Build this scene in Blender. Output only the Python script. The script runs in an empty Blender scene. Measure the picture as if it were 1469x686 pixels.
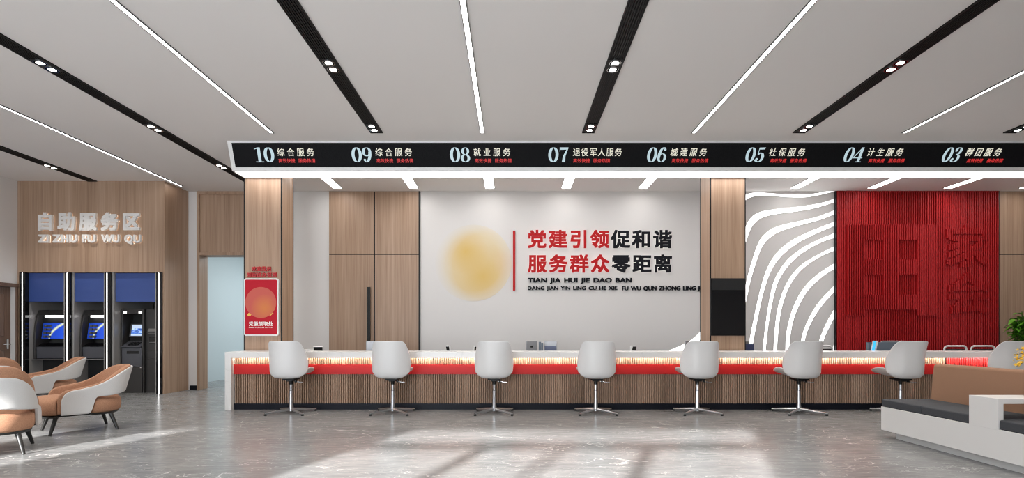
import bpy, bmesh, math, random
from mathutils import Vector, Matrix
from mathutils.bvhtree import BVHTree
PI = math.pi
random.seed(7)
S = bpy.context.scene
C = S.collection
F = 800.0                       # focal length in pixels of the 1469x686 frame
CX, HY, H = 734.5, 478.0, 1.0   # vanishing point and eye height

def px(x, Y): return (x - CX) * Y / F
def pz(y, Y): return H - (y - HY) * Y / F

# ------------------------------------------------------------------ materials
MATS = {}
def mat(name, col, rough=0.5, metal=0.0, emit=None, estr=0.0, spec=0.5, coat=0.0):
    if name in MATS: return MATS[name]
    m = bpy.data.materials.new(name); m.use_nodes = True
    b = m.node_tree.nodes['Principled BSDF']
    b.inputs['Base Color'].default_value = (*col, 1)
    b.inputs['Roughness'].default_value = rough
    b.inputs['Metallic'].default_value = metal
    b.inputs['Specular IOR Level'].default_value = spec
    b.inputs['Coat Weight'].default_value = coat
    if emit:
        b.inputs['Emission Color'].default_value = (*emit, 1)
        b.inputs['Emission Strength'].default_value = estr
    MATS[name] = m
    return m

def nodes(m):
    nt = m.node_tree
    return nt, nt.nodes['Principled BSDF']

def ramp(nt, fac, stops, interp='LINEAR'):
    r = nt.nodes.new('ShaderNodeValToRGB'); r.color_ramp.interpolation = interp
    e = r.color_ramp.elements
    while len(e) < len(stops): e.new(0.5)
    for i, (p, c) in enumerate(stops):
        e[i].position = p; e[i].color = (*c, 1) if len(c) == 3 else c
    nt.links.new(fac, r.inputs[0])
    return r.outputs[0]

def mapped(nt, scale, rot=(0, 0, 0), coord='Object'):
    tc = nt.nodes.new('ShaderNodeTexCoord'); mp = nt.nodes.new('ShaderNodeMapping')
    mp.inputs['Scale'].default_value = scale; mp.inputs['Rotation'].default_value = rot
    nt.links.new(tc.outputs[coord], mp.inputs[0])
    return mp.outputs[0]

def noise(nt, vec, scale, detail=4, rough=0.55, dist=0.0):
    n = nt.nodes.new('ShaderNodeTexNoise')
    n.inputs['Scale'].default_value = scale; n.inputs['Detail'].default_value = detail
    n.inputs['Roughness'].default_value = rough; n.inputs['Distortion'].default_value = dist
    nt.links.new(vec, n.inputs['Vector'])
    return n.outputs['Fac']

def mth(nt, op, a, b=None, c=None, clamp=False):
    n = nt.nodes.new('ShaderNodeMath'); n.operation = op; n.use_clamp = clamp
    for i, v in enumerate((a, b, c)):
        if v is None: continue
        if isinstance(v, (int, float)): n.inputs[i].default_value = v
        else: nt.links.new(v, n.inputs[i])
    return n.outputs[0]

def mix(nt, fac, a, b, blend='MIX'):
    n = nt.nodes.new('ShaderNodeMix'); n.data_type = 'RGBA'; n.blend_type = blend
    for sock, v in ((n.inputs[0], fac), (n.inputs[6], a), (n.inputs[7], b)):
        if isinstance(v, (int, float)): sock.default_value = v
        elif isinstance(v, tuple): sock.default_value = (*v, 1) if len(v) == 3 else v
        else: nt.links.new(v, sock)
    return n.outputs[2]

def bump(nt, b, h, strength=0.2, dist=0.01):
    n = nt.nodes.new('ShaderNodeBump'); n.inputs['Strength'].default_value = strength
    n.inputs['Distance'].default_value = dist
    nt.links.new(h, n.inputs['Height']); nt.links.new(n.outputs[0], b.inputs['Normal'])

def wood(name, dark, mid, light, rough=0.42, scale=1.0):
    m = mat(name, mid, rough, spec=0.35); nt, b = nodes(m)
    v1 = mapped(nt, (26 * scale, 26 * scale, 0.5 * scale)); v2 = mapped(nt, (120 * scale, 120 * scale, 1.6 * scale))
    v3 = mapped(nt, (5 * scale, 5 * scale, 0.12 * scale))
    f = mth(nt, 'ADD', mth(nt, 'MULTIPLY', noise(nt, v1, 1.0, 3, 0.6, 0.2), 0.45),
            mth(nt, 'ADD', mth(nt, 'MULTIPLY', noise(nt, v2, 1.0, 2), 0.3), mth(nt, 'MULTIPLY', noise(nt, v3, 1.0, 2), 0.25)))
    col = ramp(nt, f, [(0.34, dark), (0.5, mid), (0.66, light)])
    nt.links.new(col, b.inputs['Base Color'])
    return m

M_WOOD = wood('wood_veneer', (0.250, 0.155, 0.100), (0.365, 0.240, 0.162), (0.450, 0.315, 0.225))
M_RIB = wood('ribbed_wood', (0.25, 0.155, 0.105), (0.34, 0.222, 0.155), (0.42, 0.29, 0.21), 0.55)
M_DOORW = wood('door_wood', (0.10, 0.055, 0.038), (0.155, 0.092, 0.064), (0.22, 0.14, 0.10), 0.4)
M_WALL = mat('white_paint', (0.69, 0.668, 0.652), 0.7)
M_CEIL = mat('ceiling_paint', (0.80, 0.775, 0.76), 0.8)
M_BLUEWALL = mat('pale_blue_paint', (0.60, 0.68, 0.70), 0.75)
M_BLACK = mat('black_metal', (0.006, 0.006, 0.0065), 0.45, spec=0.25)
M_BLACKG = mat('black_gloss', (0.006, 0.006, 0.007), 0.08)
M_KICK = mat('black_kickboard', (0.006, 0.007, 0.012), 0.45, spec=0.15)
M_RED = mat('red_lacquer', (0.44, 0.014, 0.014), 0.45, spec=0.25)
M_REDRIB = mat('red_rib', (0.56, 0.03, 0.03), 0.45)
M_REDSLAT = mat('red_slat_lacquer', (0.43, 0.012, 0.014), 0.5, spec=0.3)
M_REDBACK = mat('dark_red_backing', (0.07, 0.003, 0.004), 0.7, spec=0.1)  # dark red, deepened further to put shade into the gaps between slats
M_REDTXT = mat('red_letter', (0.45, 0.016, 0.018), 0.6, spec=0.12)
M_BLKTXT = mat('black_letter', (0.010, 0.011, 0.015), 0.6, spec=0.1)
M_WHITETXT = mat('white_letter', (0.78, 0.76, 0.74), 0.45)
M_HALO = mat('letter_backlight', (0.9, 0.85, 0.8), 0.5, emit=(1.0, 0.95, 0.9), estr=5.0)
M_HALOW = mat('warm_letter_backlight', (0.9, 0.85, 0.8), 0.5, emit=(1.0, 0.84, 0.68), estr=3.0)
M_STRIP = mat('light_strip', (1, 1, 1), 0.5, emit=(1.0, 0.98, 0.96), estr=7)
M_PANEL = mat('light_panel', (1, 1, 1), 0.5, emit=(1.0, 0.975, 0.95), estr=10)
M_UNDER = mat('sign_light', (1, 1, 1), 0.5, emit=(1.0, 0.985, 0.97), estr=4.5)
M_POSTL = mat('post_light', (1, 1, 1), 0.5, emit=(1.0, 1.0, 1.0), estr=2.6)
M_WAVE = mat('curved_light', (1, 1, 1), 0.5, emit=(1.0, 0.995, 0.99), estr=2.0)
M_SPOT = mat('spot_lens', (1, 1, 1), 0.3, emit=(1.0, 0.97, 0.92), estr=14)
M_WARM = mat('warm_led', (1, 1, 1), 0.5, emit=(1.0, 0.92, 0.80), estr=60)
M_SILVER = mat('silver_metal', (0.30, 0.30, 0.31), 0.45, 0.6)
M_ALU = mat('aluminium', (0.55, 0.56, 0.58), 0.28, 1.0)
M_SIGNF = mat('sign_frame', (0.76, 0.75, 0.74), 0.5)
M_SHELL = mat('white_shell', (0.66, 0.65, 0.645), 0.4)
M_GREYB = mat('grey_booth_panel', (0.34, 0.325, 0.31), 0.22, spec=0.5)
M_GREYE = mat('grey_booth_edge', (0.19, 0.175, 0.165), 0.4)
M_BLUEP = mat('blue_panel', (0.040, 0.078, 0.27), 0.45)
M_ATM = mat('graphite_casing', (0.040, 0.037, 0.036), 0.35)
M_ATM2 = mat('slate_casing', (0.075, 0.076, 0.088), 0.4)
M_DARK = mat('dark_void', (0.006, 0.006, 0.006), 0.6)
M_SOFA = mat('white_laminate', (0.66, 0.645, 0.63), 0.4)
M_LED_NUM = mat('led_number', (0.1, 0.12, 0.13), 0.5, emit=(0.44, 0.57, 0.62), estr=0.8)
M_LED_TXT = mat('led_text', (0.1, 0.1, 0.1), 0.5, emit=(0.80, 0.77, 0.64), estr=0.72)
M_LED_RED = mat('led_red_text', (0.1, 0.0, 0.0), 0.5, emit=(0.72, 0.035, 0.035), estr=0.75)
M_NAVY = mat('navy_surface', (0.035, 0.045, 0.11), 0.35)
M_SLATE = mat('slate_blue', (0.10, 0.125, 0.16), 0.4)
M_CYAN = mat('cyan_screen', (0.02, 0.2, 0.5), 0.3, emit=(0.05, 0.45, 0.9), estr=0.9)
M_GOLD = mat('gold_paint', (0.72, 0.42, 0.06), 0.4)
M_CRIMSON = mat('crimson_board', (0.43, 0.006, 0.019), 0.5, spec=0.2)
M_LEAF = mat('leaf_green', (0.12, 0.36, 0.025), 0.4)
M_STEM = mat('stem_green', (0.06, 0.13, 0.02), 0.6)
M_YEL = mat('yellow_petal', (0.90, 0.55, 0.012), 0.5)
M_TWIG = mat('brown_twig', (0.10, 0.06, 0.03), 0.7)
M_POT = mat('white_ceramic', (0.7, 0.69, 0.67), 0.25)
M_SOIL = mat('potting_soil', (0.03, 0.02, 0.013), 0.9)
M_CHROME = mat('chrome', (0.7, 0.7, 0.7), 0.12, 1.0)
M_MESH = mat('dark_mesh_fabric', (0.035, 0.03, 0.03), 0.7)
M_RUBBER = mat('black_rubber', (0.01, 0.01, 0.01), 0.6)
M_LEG = mat('black_wood_leg', (0.012, 0.011, 0.010), 0.4)
M_DESK = mat('desk_laminate', (0.55, 0.53, 0.51), 0.5)
M_WINF = mat('window_frame_grey', (0.10, 0.10, 0.105), 0.4)

def fabric(name, col, var=0.12, scale=400):
    m = mat(name, col, 0.85, spec=0.25); nt, b = nodes(m)
    n = noise(nt, mapped(nt, (1, 1, 1)), scale, 2)
    lo = tuple(c * (1 - var) for c in col); hi = tuple(min(1, c * (1 + var)) for c in col)
    nt.links.new(ramp(nt, n, [(0.35, lo), (0.65, hi)]), b.inputs['Base Color'])
    bump(nt, b, n, 0.15, 0.002)
    return m
M_TAN = fabric('tan_velvet', (0.38, 0.200, 0.122), 0.10, 120)
M_GREYF = fabric('pale_grey_fabric', (0.56, 0.55, 0.54), 0.06)
M_BROWN = fabric('brown_upholstery', (0.305, 0.170, 0.105), 0.10)
M_CHAR = fabric('charcoal_fabric', (0.052, 0.054, 0.060), 0.2)

def marble_floor():
    m = mat('grey_marble_floor', (0.3, 0.3, 0.29), 0.2, spec=0.2); nt, b = nodes(m)
    v = mapped(nt, (0.8, 1.6, 1), (0, 0, 0.45)); vs = mapped(nt, (1.1, 5.5, 1), (0, 0, -0.30))
    base = ramp(nt, noise(nt, v, 1.1, 7, 0.6, 0.4), [(0.3, (0.152, 0.154, 0.155)), (0.55, (0.206, 0.208, 0.208)), (0.75, (0.272, 0.273, 0.272))])
    streak = noise(nt, vs, 4.0, 5, 0.65, 0.3)
    base = mix(nt, 0.45, base, ramp(nt, streak, [(0.3, (0.134, 0.135, 0.136)), (0.7, (0.298, 0.298, 0.296))]))
    def vein(vec, scale, width, thr, dist):
        n = noise(nt, vec, scale, 5, 0.55, dist)
        d = mth(nt, 'ABSOLUTE', mth(nt, 'SUBTRACT', n, 0.5))
        line = mth(nt, 'SUBTRACT', 1.0, mth(nt, 'DIVIDE', d, width), clamp=True)
        msk = noise(nt, mapped(nt, (1, 1, 1), (0.3, 0, 1.1)), scale * 0.9, 2)
        msk = mth(nt, 'MULTIPLY', mth(nt, 'SUBTRACT', msk, thr), 8.0, clamp=True)
        return mth(nt, 'MULTIPLY', line, msk)
    va = vein(mapped(nt, (0.7, 1.5, 1), (0, 0, -0.25)), 1.5, 0.0050, 0.47, 0.8)
    vb = vein(mapped(nt, (0.8, 1.9, 1), (0, 0, -0.45)), 3.9, 0.009, 0.47, 0.5)
    vc = vein(mapped(nt, (1.0, 2.2, 1), (0, 0, 0.2)), 9.0, 0.016, 0.46, 0.4)
    col = mix(nt, mth(nt, 'MULTIPLY', vc, 0.35), base, (0.5, 0.49, 0.47))
    col = mix(nt, mth(nt, 'MULTIPLY', vb, 0.55), col, (0.62, 0.6, 0.58))
    col = mix(nt, mth(nt, 'MULTIPLY', va, 0.7), col, (0.72, 0.70, 0.68))
    nt.links.new(col, b.inputs['Base Color'])
    nt.links.new(ramp(nt, streak, [(0.3, (0.20,) * 3), (0.7, (0.27,) * 3)]), b.inputs['Roughness'])
    return m
M_FLOOR = marble_floor()

def white_marble():
    m = mat('white_marble', (0.72, 0.71, 0.70), 0.25); nt, b = nodes(m)
    v = mapped(nt, (1, 1, 1), (0, 0.6, 0))
    n = noise(nt, v, 1.6, 4, 0.5, 0.8)
    d = mth(nt, 'ABSOLUTE', mth(nt, 'SUBTRACT', n, 0.5))
    line = mth(nt, 'SUBTRACT', 1.0, mth(nt, 'DIVIDE', d, 0.012), clamp=True)
    nt.links.new(mix(nt, mth(nt, 'MULTIPLY', line, 0.22), (0.70, 0.685, 0.672), (0.42, 0.40, 0.39)), b.inputs['Base Color'])
    return m
M_MARBLE = white_marble()

def led_screen():
    m = mat('led_matrix', (0.006, 0.006, 0.007), 0.7, spec=0.12); nt, b = nodes(m)
    n = noise(nt, mapped(nt, (60, 60, 60)), 2.0, 2)
    nt.links.new(ramp(nt, n, [(0.4, (0.004, 0.004, 0.005)), (0.7, (0.011, 0.011, 0.012))]), b.inputs['Base Color'])
    return m
M_SCREEN = led_screen()

def blurred_disc(name, c0, c1, c2, rad, edge, tint=None):
    """flat round print: colour blotches, optionally fading out at its rim; local origin at the disc centre, in the XZ plane"""
    m = mat(name, c0, 0.6); nt, b = nodes(m)
    tc = nt.nodes.new('ShaderNodeTexCoord')
    sep = nt.nodes.new('ShaderNodeSeparateXYZ'); nt.links.new(tc.outputs['Object'], sep.inputs[0])
    x, z = sep.outputs[0], sep.outputs[2]
    def blob(cx, cz, r):
        dx = mth(nt, 'SUBTRACT', x, cx); dz = mth(nt, 'SUBTRACT', z, cz)
        q = mth(nt, 'ADD', mth(nt, 'MULTIPLY', dx, dx), mth(nt, 'MULTIPLY', dz, dz))
        return mth(nt, 'SUBTRACT', 1.0, mth(nt, 'DIVIDE', mth(nt, 'SQRT', q), r), clamp=True)
    k = rad
    col = mix(nt, mth(nt, 'POWER', blob(0.25 * k, -0.35 * k, 0.9 * k), 0.8), c0, c1)
    if tint is None:
        col = mix(nt, mth(nt, 'POWER', blob(-0.2 * k, 0.3 * k, 0.6 * k), 0.9), col, c1)
    out = mix(nt, mth(nt, 'MULTIPLY', blob(1.0 * k, 0.0, 0.5 * k), 0.5), col, c2)
    if edge:
        left = ramp(nt, blob(0.30 * k, -0.06 * k, 1.45 * k), [(0.0, (0,) * 3), (0.12, (.12,) * 3), (0.42, (1,) * 3)])
        rim = ramp(nt, blob(0, 0, 1.0 * k), [(0.0, (0.5,) * 3), (0.28, (1,) * 3)])
        out = mix(nt, mth(nt, 'MULTIPLY', mth(nt, 'MULTIPLY', left, rim), 0.97), (0.69, 0.668, 0.652), out)
    nt.links.new(out, b.inputs['Base Color'])
    return m

def atm_screen():
    m = mat('blue_screen_picture', (0.01, 0.04, 0.3), 0.25); nt, b = nodes(m)
    tc = nt.nodes.new('ShaderNodeTexCoord')
    sep = nt.nodes.new('ShaderNodeSeparateXYZ'); nt.links.new(tc.outputs['Generated'], sep.inputs[0])
    x, z = sep.outputs[0], sep.outputs[2]
    curve = mth(nt, 'ADD', 0.28, mth(nt, 'MULTIPLY', mth(nt, 'POWER', z, 2.2), 0.5))
    d = mth(nt, 'ABSOLUTE', mth(nt, 'SUBTRACT', x, curve))
    w = mth(nt, 'ADD', 0.03, mth(nt, 'MULTIPLY', z, 0.10))
    sw = mth(nt, 'SUBTRACT', 1.0, mth(nt, 'DIVIDE', d, w), clamp=True)
    base = ramp(nt, x, [(0.0, (0.004, 0.02, 0.14)), (0.6, (0.012, 0.05, 0.42)), (1.0, (0.02, 0.10, 0.60))])
    col = mix(nt, mth(nt, 'MULTIPLY', sw, 1.0), base, (0.75, 0.80, 0.35))
    nt.links.new(col, b.inputs['Emission Color']); b.inputs['Emission Strength'].default_value = 1.0
    return m
M_ATMS = atm_screen()

def kiosk_screen():
    m = mat('kiosk_picture', (0.1, 0.2, 0.4), 0.25); nt, b = nodes(m)
    tc = nt.nodes.new('ShaderNodeTexCoord')
    sep = nt.nodes.new('ShaderNodeSeparateXYZ'); nt.links.new(tc.outputs['Generated'], sep.inputs[0])
    n = noise(nt, mapped(nt, (1.4, 1, 3), coord='Generated'), 2.5, 3, 0.5, 1.0)
    mid = ramp(nt, n, [(0.38, (0.01, 0.03, 0.18)), (0.5, (0.03, 0.12, 0.6)), (0.6, (0.55, 0.7, 0.95))])
    band = ramp(nt, sep.outputs[2], [(0.0, (1, 1, 1)), (0.14, (1, 1, 1)), (0.15, (0, 0, 0)), (0.66, (0, 0, 0)), (0.67, (1, 1, 1))], 'CONSTANT')
    nt.links.new(mix(nt, band, mid, (0.50, 0.57, 0.66)), b.inputs['Emission Color'])
    b.inputs['Emission Strength'].default_value = 0.9
    return m
M_KIOSK = kiosk_screen()

for m_ in (M_LED_NUM, M_LED_TXT, M_LED_RED, M_HALO, M_HALOW, M_ATMS, M_KIOSK, M_CYAN, M_SPOT):
    m_.cycles.emission_sampling = 'NONE'      # many tiny glowing faces: left to chance hits to keep the noise low

# ------------------------------------------------------------------ mesh helpers
class MB:
    def __init__(self): self.bm = bmesh.new()
    def quadloop(self, pts): 
        vs = [self.bm.verts.new(p) for p in pts]
        self.bm.faces.new(vs); return vs
    def box(self, x0, x1, y0, y1, z0, z1):
        v = [self.bm.verts.new(p) for p in ((x0,y0,z0),(x1,y0,z0),(x1,y1,z0),(x0,y1,z0),(x0,y0,z1),(x1,y0,z1),(x1,y1,z1),(x0,y1,z1))]
        for f in ((3,2,1,0),(4,5,6,7),(0,1,5,4),(1,2,6,5),(2,3,7,6),(3,0,4,7)): self.bm.faces.new([v[i] for i in f])
        return self
    def prism(self, pts, a, b, axis='y'):
        """polygon pts (2D) extruded from a to b along axis; pts are (x,z) for y, (y,z) for x, (x,y) for z"""
        def P(p, t): return {'y': (p[0], t, p[1]), 'x': (t, p[0], p[1]), 'z': (p[0], p[1], t)}[axis]
        A = [self.bm.verts.new(P(p, a)) for p in pts]; B = [self.bm.verts.new(P(p, b)) for p in pts]
        n = len(pts)
        self.bm.faces.new(A); self.bm.faces.new(B[::-1])
        for i in range(n): self.bm.faces.new((A[i], B[i], B[(i + 1) % n], A[(i + 1) % n]))
        return self
    def cyl(self, p0, p1, r0, r1=None, n=16):
        r1 = r0 if r1 is None else r1
        p0, p1 = Vector(p0), Vector(p1); d = (p1 - p0).normalized()
        u = d.orthogonal().normalized(); w = d.cross(u)
        A, B = [], []
        for i in range(n):
            a = 2 * PI * i / n; o = u * math.cos(a) + w * math.sin(a)
            A.append(self.bm.verts.new(p0 + o * r0)); B.append(self.bm.verts.new(p1 + o * r1))
        self.bm.faces.new(A[::-1]); self.bm.faces.new(B)
        for i in range(n): self.bm.faces.new((A[i], A[(i + 1) % n], B[(i + 1) % n], B[i]))
        return self
    def tube(self, pts, r, n=10, radii=None):
        pts = [Vector(p) for p in pts]; rings = []
        u = None
        for i, p in enumerate(pts):
            d = (pts[min(i + 1, len(pts) - 1)] - pts[max(i - 1, 0)]).normalized()
            u = d.orthogonal().normalized() if u is None else (u - d * u.dot(d)).normalized()
            w = d.cross(u); rr = radii[i] if radii else r
            rings.append([self.bm.verts.new(p + (u * math.cos(2*PI*k/n) + w * math.sin(2*PI*k/n)) * rr) for k in range(n)])
        for a, b in zip(rings, rings[1:]):
            for k in range(n): self.bm.faces.new((a[k], a[(k+1) % n], b[(k+1) % n], b[k]))
        self.bm.faces.new(rings[0][::-1]); self.bm.faces.new(rings[-1])
        return self
    def lathe(self, prof, n=24, at=(0, 0, 0)):
        rings = []
        for r, z in prof:
            rings.append([self.bm.verts.new((at[0] + r*math.cos(2*PI*k/n), at[1] + r*math.sin(2*PI*k/n), at[2] + z)) for k in range(n)])
        for a, b in zip(rings, rings[1:]):
            for k in range(n): self.bm.faces.new((a[k], a[(k+1) % n], b[(k+1) % n], b[k]))
        self.bm.faces.new(rings[0][::-1]); self.bm.faces.new(rings[-1])
        return self
    def sheet(self, A, B):
        """closed solid between two grids of points of equal size"""
        n, m = len(A), len(A[0])
        VA = [[self.bm.verts.new(p) for p in row] for row in A]; VB = [[self.bm.verts.new(p) for p in row] for row in B]
        for i in range(n - 1):
            for j in range(m - 1):
                self.bm.faces.new((VA[i][j], VA[i+1][j], VA[i+1][j+1], VA[i][j+1]))
                self.bm.faces.new((VB[i][j], VB[i][j+1], VB[i+1][j+1], VB[i+1][j]))
        for i in range(n - 1):
            self.bm.faces.new((VA[i][0], VB[i][0], VB[i+1][0], VA[i+1][0]))
            self.bm.faces.new((VA[i][m-1], VA[i+1][m-1], VB[i+1][m-1], VB[i][m-1]))
        for j in range(m - 1):
            self.bm.faces.new((VA[0][j], VA[0][j+1], VB[0][j+1], VB[0][j]))
            self.bm.faces.new((VA[n-1][j], VB[n-1][j], VB[n-1][j+1], VA[n-1][j+1]))
        return self
    def loft(self, loops):
        R = [[self.bm.verts.new(p) for p in l] for l in loops]; n = len(loops[0])
        for a, b in zip(R, R[1:]):
            for k in range(n): self.bm.faces.new((a[k], a[(k+1) % n], b[(k+1) % n], b[k]))
        self.bm.faces.new(R[0][::-1]); self.bm.faces.new(R[-1])
        return self

WORLD_ROOT = {}
M_LAMPBODY = mat('lamp_body', (.6, .6, .6), .5)
def obj(name, mb, m, parent=None, bev=0.0, subsurf=0, smooth=35, seg=2, shine=None, cut=None):
    """link a mesh object; shine = the one direction in which a lamp gives light (its other faces are plain casing)"""
    bm = mb.bm
    bmesh.ops.recalc_face_normals(bm, faces=bm.faces[:])
    if cut:
        ax, step = cut
        n = Vector([1 if i == ax else 0 for i in range(3)])
        lo = min(v.co[ax] for v in bm.verts); hi = max(v.co[ax] for v in bm.verts)
        k = max(1, round((hi - lo) / step))
        for i in range(1, k):
            bmesh.ops.bisect_plane(bm, geom=bm.verts[:] + bm.edges[:] + bm.faces[:], plane_co=n * (lo + (hi - lo) * i / k), plane_no=n)
    if shine:
        for f in bm.faces: f.material_index = 0 if f.normal.dot(Vector(shine)) > .7 else 1
    if parent is not None:
        r = parent
        while r.parent: r = r.parent
        if r.name in WORLD_ROOT: bmesh.ops.translate(bm, verts=bm.verts[:], vec=-WORLD_ROOT[r.name])
    me = bpy.data.meshes.new(name); bm.to_mesh(me); bm.free()
    me.materials.append(m)
    if shine: me.materials.append(M_LAMPBODY); m.cycles.emission_sampling = 'FRONT'
    if smooth:
        for p in me.polygons: p.use_smooth = True
        me.set_sharp_from_angle(angle=math.radians(smooth))
    o = bpy.data.objects.new(name, me); C.objects.link(o)
    if parent is not None: o.parent = parent
    if bev:
        b = o.modifiers.new('Bevel', 'BEVEL'); b.width = bev; b.segments = seg; b.limit_method = 'ANGLE'; b.angle_limit = math.radians(40)
    if subsurf:
        s = o.modifiers.new('Subsurf', 'SUBSURF'); s.levels = subsurf; s.render_levels = subsurf
    return o

def tag(o, label, cat, group=None, kind=None):
    o['label'] = label; o['category'] = cat
    if group: o['group'] = group
    if kind: o['kind'] = kind
    return o
def thing(name, label, cat, loc, rotz=0.0, group=None, kind=None, world=True):
    """an Empty at the base of a thing; with world=True its parts are given in world coordinates"""
    o = bpy.data.objects.new(name, None); C.objects.link(o); o.empty_display_size = 0.1
    o.location = loc; o.rotation_euler = (0, 0, rotz)
    if world: WORLD_ROOT[o.name] = Vector(loc)
    return tag(o, label, cat, group, kind)
def centred(name, mb, m, label, cat, group=None, kind=None, **k):
    """a one-mesh thing whose origin sits at the middle of its base"""
    vs = [v.co.copy() for v in mb.bm.verts]
    lo = [min(v[i] for v in vs) for i in range(3)]; hi = [max(v[i] for v in vs) for i in range(3)]
    c = Vector(((lo[0]+hi[0])/2, (lo[1]+hi[1])/2, lo[2]))
    bmesh.ops.translate(mb.bm, verts=mb.bm.verts[:], vec=-c)
    o = obj(name, mb, m, **k); o.location = c
    return tag(o, label, cat, group, kind)
def dup(root, loc, rotz, label):
    r = root.copy(); C.objects.link(r); r.location = loc; r.rotation_euler = (0, 0, rotz); r['label'] = label
    for ch in list(root.children):
        c = ch.copy(); C.objects.link(c); c.parent = r
        for g in list(ch.children):
            d = g.copy(); C.objects.link(d); d.parent = c
    return r

# ------------------------------------------------------------------ lettering
_gl = {}
def glyph(text, offset):
    """triangles of a piece of text at size 1, emboldened by offset: (verts 2D, faces)"""
    if (text, offset) in _gl: return _gl[(text, offset)]
    cu = bpy.data.curves.new('lettering', 'FONT'); cu.body = text; cu.size = 1; cu.space_word = 1.45
    cu.resolution_u = 3; cu.fill_mode = 'FRONT'; cu.extrude = 0.0
    o = bpy.data.objects.new('lettering', cu); C.objects.link(o)
    dg = bpy.context.evaluated_depsgraph_get(); dg.update()
    me = bpy.data.meshes.new_from_object(o.evaluated_get(dg))
    V0 = [(v.co.x, v.co.y) for v in me.vertices]; F0 = [tuple(p.vertices) for p in me.polygons]
    bpy.data.objects.remove(o); bpy.data.curves.remove(cu); bpy.data.meshes.remove(me)
    V, FA = [(x, y, 0) for x, y in V0], list(F0)
    if offset:                       # the same outline laid a hair to every side makes the strokes heavier
        V, FA = [], []
        for lay, (dx, dy) in enumerate(((1, 1), (-1, 1), (-1, -1), (1, -1))):
            n = len(V)
            g = offset * (1 - .05 * lay)
            V += [(x + dx * g, y + dy * g, lay) for x, y in V0]; FA += [tuple(i + n for i in f) for f in F0]
        if offset > .022:
            n = len(V); V += [(x, y, 4) for x, y in V0]; FA += [tuple(i + n for i in f) for f in F0]
    _gl[(text, offset)] = (V, FA)
    return V, FA
def bbox(V):
    return min(v[0] for v in V), max(v[0] for v in V), min(v[1] for v in V), max(v[1] for v in V)
def solid_text(mb, V, FA, fn, yf, yb):
    """extrude a flat glyph: fn maps 2D to (X, Z); front at yf, back at yb"""
    bm = mb.bm
    P = [fn(v) for v in V]
    A = [bm.verts.new((p[0], yf - .0004 * v[2], p[1])) for p, v in zip(P, V)]
    B = [bm.verts.new((p[0], yb, p[1])) for p in P]
    edges = {}
    for f in FA:
        try: bm.faces.new([A[i] for i in f]); bm.faces.new([B[i] for i in reversed(f)])
        except ValueError: continue
        for i, j in zip(f, f[1:] + f[:1]): edges[(i, j)] = 1
    for i, j in edges:
        if (j, i) not in edges: bm.faces.new((A[j], A[i], B[i], B[j]))
def line_mb(text, rect, Y, yf, yb, offset=0.0, shear=0.0):
    """one mesh holding a line of text that fills the pixel rectangle (x0,x1,y0,y1) seen on the plane Y"""
    V, FA = glyph(text, offset); a, b, c, d = bbox(V)
    X0, X1, Z0, Z1 = px(rect[0], Y), px(rect[1], Y), pz(rect[3], Y), pz(rect[2], Y)
    mb = MB()
    def fn(v):
        z = Z0 + (v[1] - c) / (d - c) * (Z1 - Z0)
        return (X0 + (v[0] - a) / (b - a) * (X1 - X0) + shear * (z - Z0), z)
    solid_text(mb, V, FA, fn, yf, yb)
    return mb
def chars_mb(text, rect, Y, yf, yb, offset=0.0, pitch=1.08, back=None):
    thin = [glyph(ch, 0.0) for ch in text]
    """list of meshes, one per character, that together fill the pixel rectangle"""
    G = [glyph(ch, offset) for ch in text]
    xs = []
    for k, (V, FA) in enumerate(G):
        a, b, c, d = bbox(V); xs.append((a + k * pitch, b + k * pitch, c, d))
    a = min(t[0] for t in xs); b = max(t[1] for t in xs); c = min(t[2] for t in xs); d = max(t[3] for t in xs)
    X0, X1, Z0, Z1 = px(rect[0], Y), px(rect[1], Y), pz(rect[3], Y), pz(rect[2], Y)
    out = []
    for k, (V, FA) in enumerate(G):
        fn = lambda v, k=k: (X0 + (v[0] + k*pitch - a) / (b - a) * (X1 - X0), Z0 + (v[1] - c) / (d - c) * (Z1 - Z0))
        mb = MB(); solid_text(mb, V, FA, fn, yf, yb)
        bk = None
        if back is not None:
            bk = MB(); solid_text(bk, thin[k][0], thin[k][1], fn, yb + 0.0025, yb + 0.0115)
        out.append((mb, bk))
    return out

def catmull(pts, n=8, closed=False):
    P = [Vector((*p, 0)) for p in pts]; out = []
    N = len(P)
    rng = range(N if closed else N - 1)
    for i in rng:
        if closed: p0, p1, p2, p3 = P[(i-1) % N], P[i], P[(i+1) % N], P[(i+2) % N]
        else: p0, p1, p2, p3 = P[max(i-1, 0)], P[i], P[i+1], P[min(i+2, N-1)]
        for k in range(n):
            t = k / n
            q = 0.5 * ((2*p1) + (-p0+p2)*t + (2*p0-5*p1+4*p2-p3)*t*t + (-p0+3*p1-3*p2+p3)*t**3)
            out.append((q.x, q.y))
    if not closed: out.append((P[-1].x, P[-1].y))
    return out
def pen(path, thick=0.17, thin=0.04, closed=False):
    """quads of a stroke that is thick where it runs upright and thin where it runs level"""
    L, R = [], []; N = len(path)
    for i, p in enumerate(path):
        a = path[(i-1) % N] if closed else path[max(i-1, 0)]; b = path[(i+1) % N] if closed else path[min(i+1, N-1)]
        tx, ty = b[0]-a[0], b[1]-a[1]; l = math.hypot(tx, ty) or 1; tx /= l; ty /= l
        w = (thin + (thick - thin) * abs(ty) ** 1.6) / 2
        L.append((p[0]-ty*w, p[1]+tx*w)); R.append((p[0]+ty*w, p[1]-tx*w))
    return [(L[i], L[(i+1) % N], R[(i+1) % N], R[i]) for i in range(N if closed else N-1)]
def ell(cx, cy, rx, ry, n=28): return [(cx + rx*math.cos(2*PI*k/n), cy + ry*math.sin(2*PI*k/n)) for k in range(n)]
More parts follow.
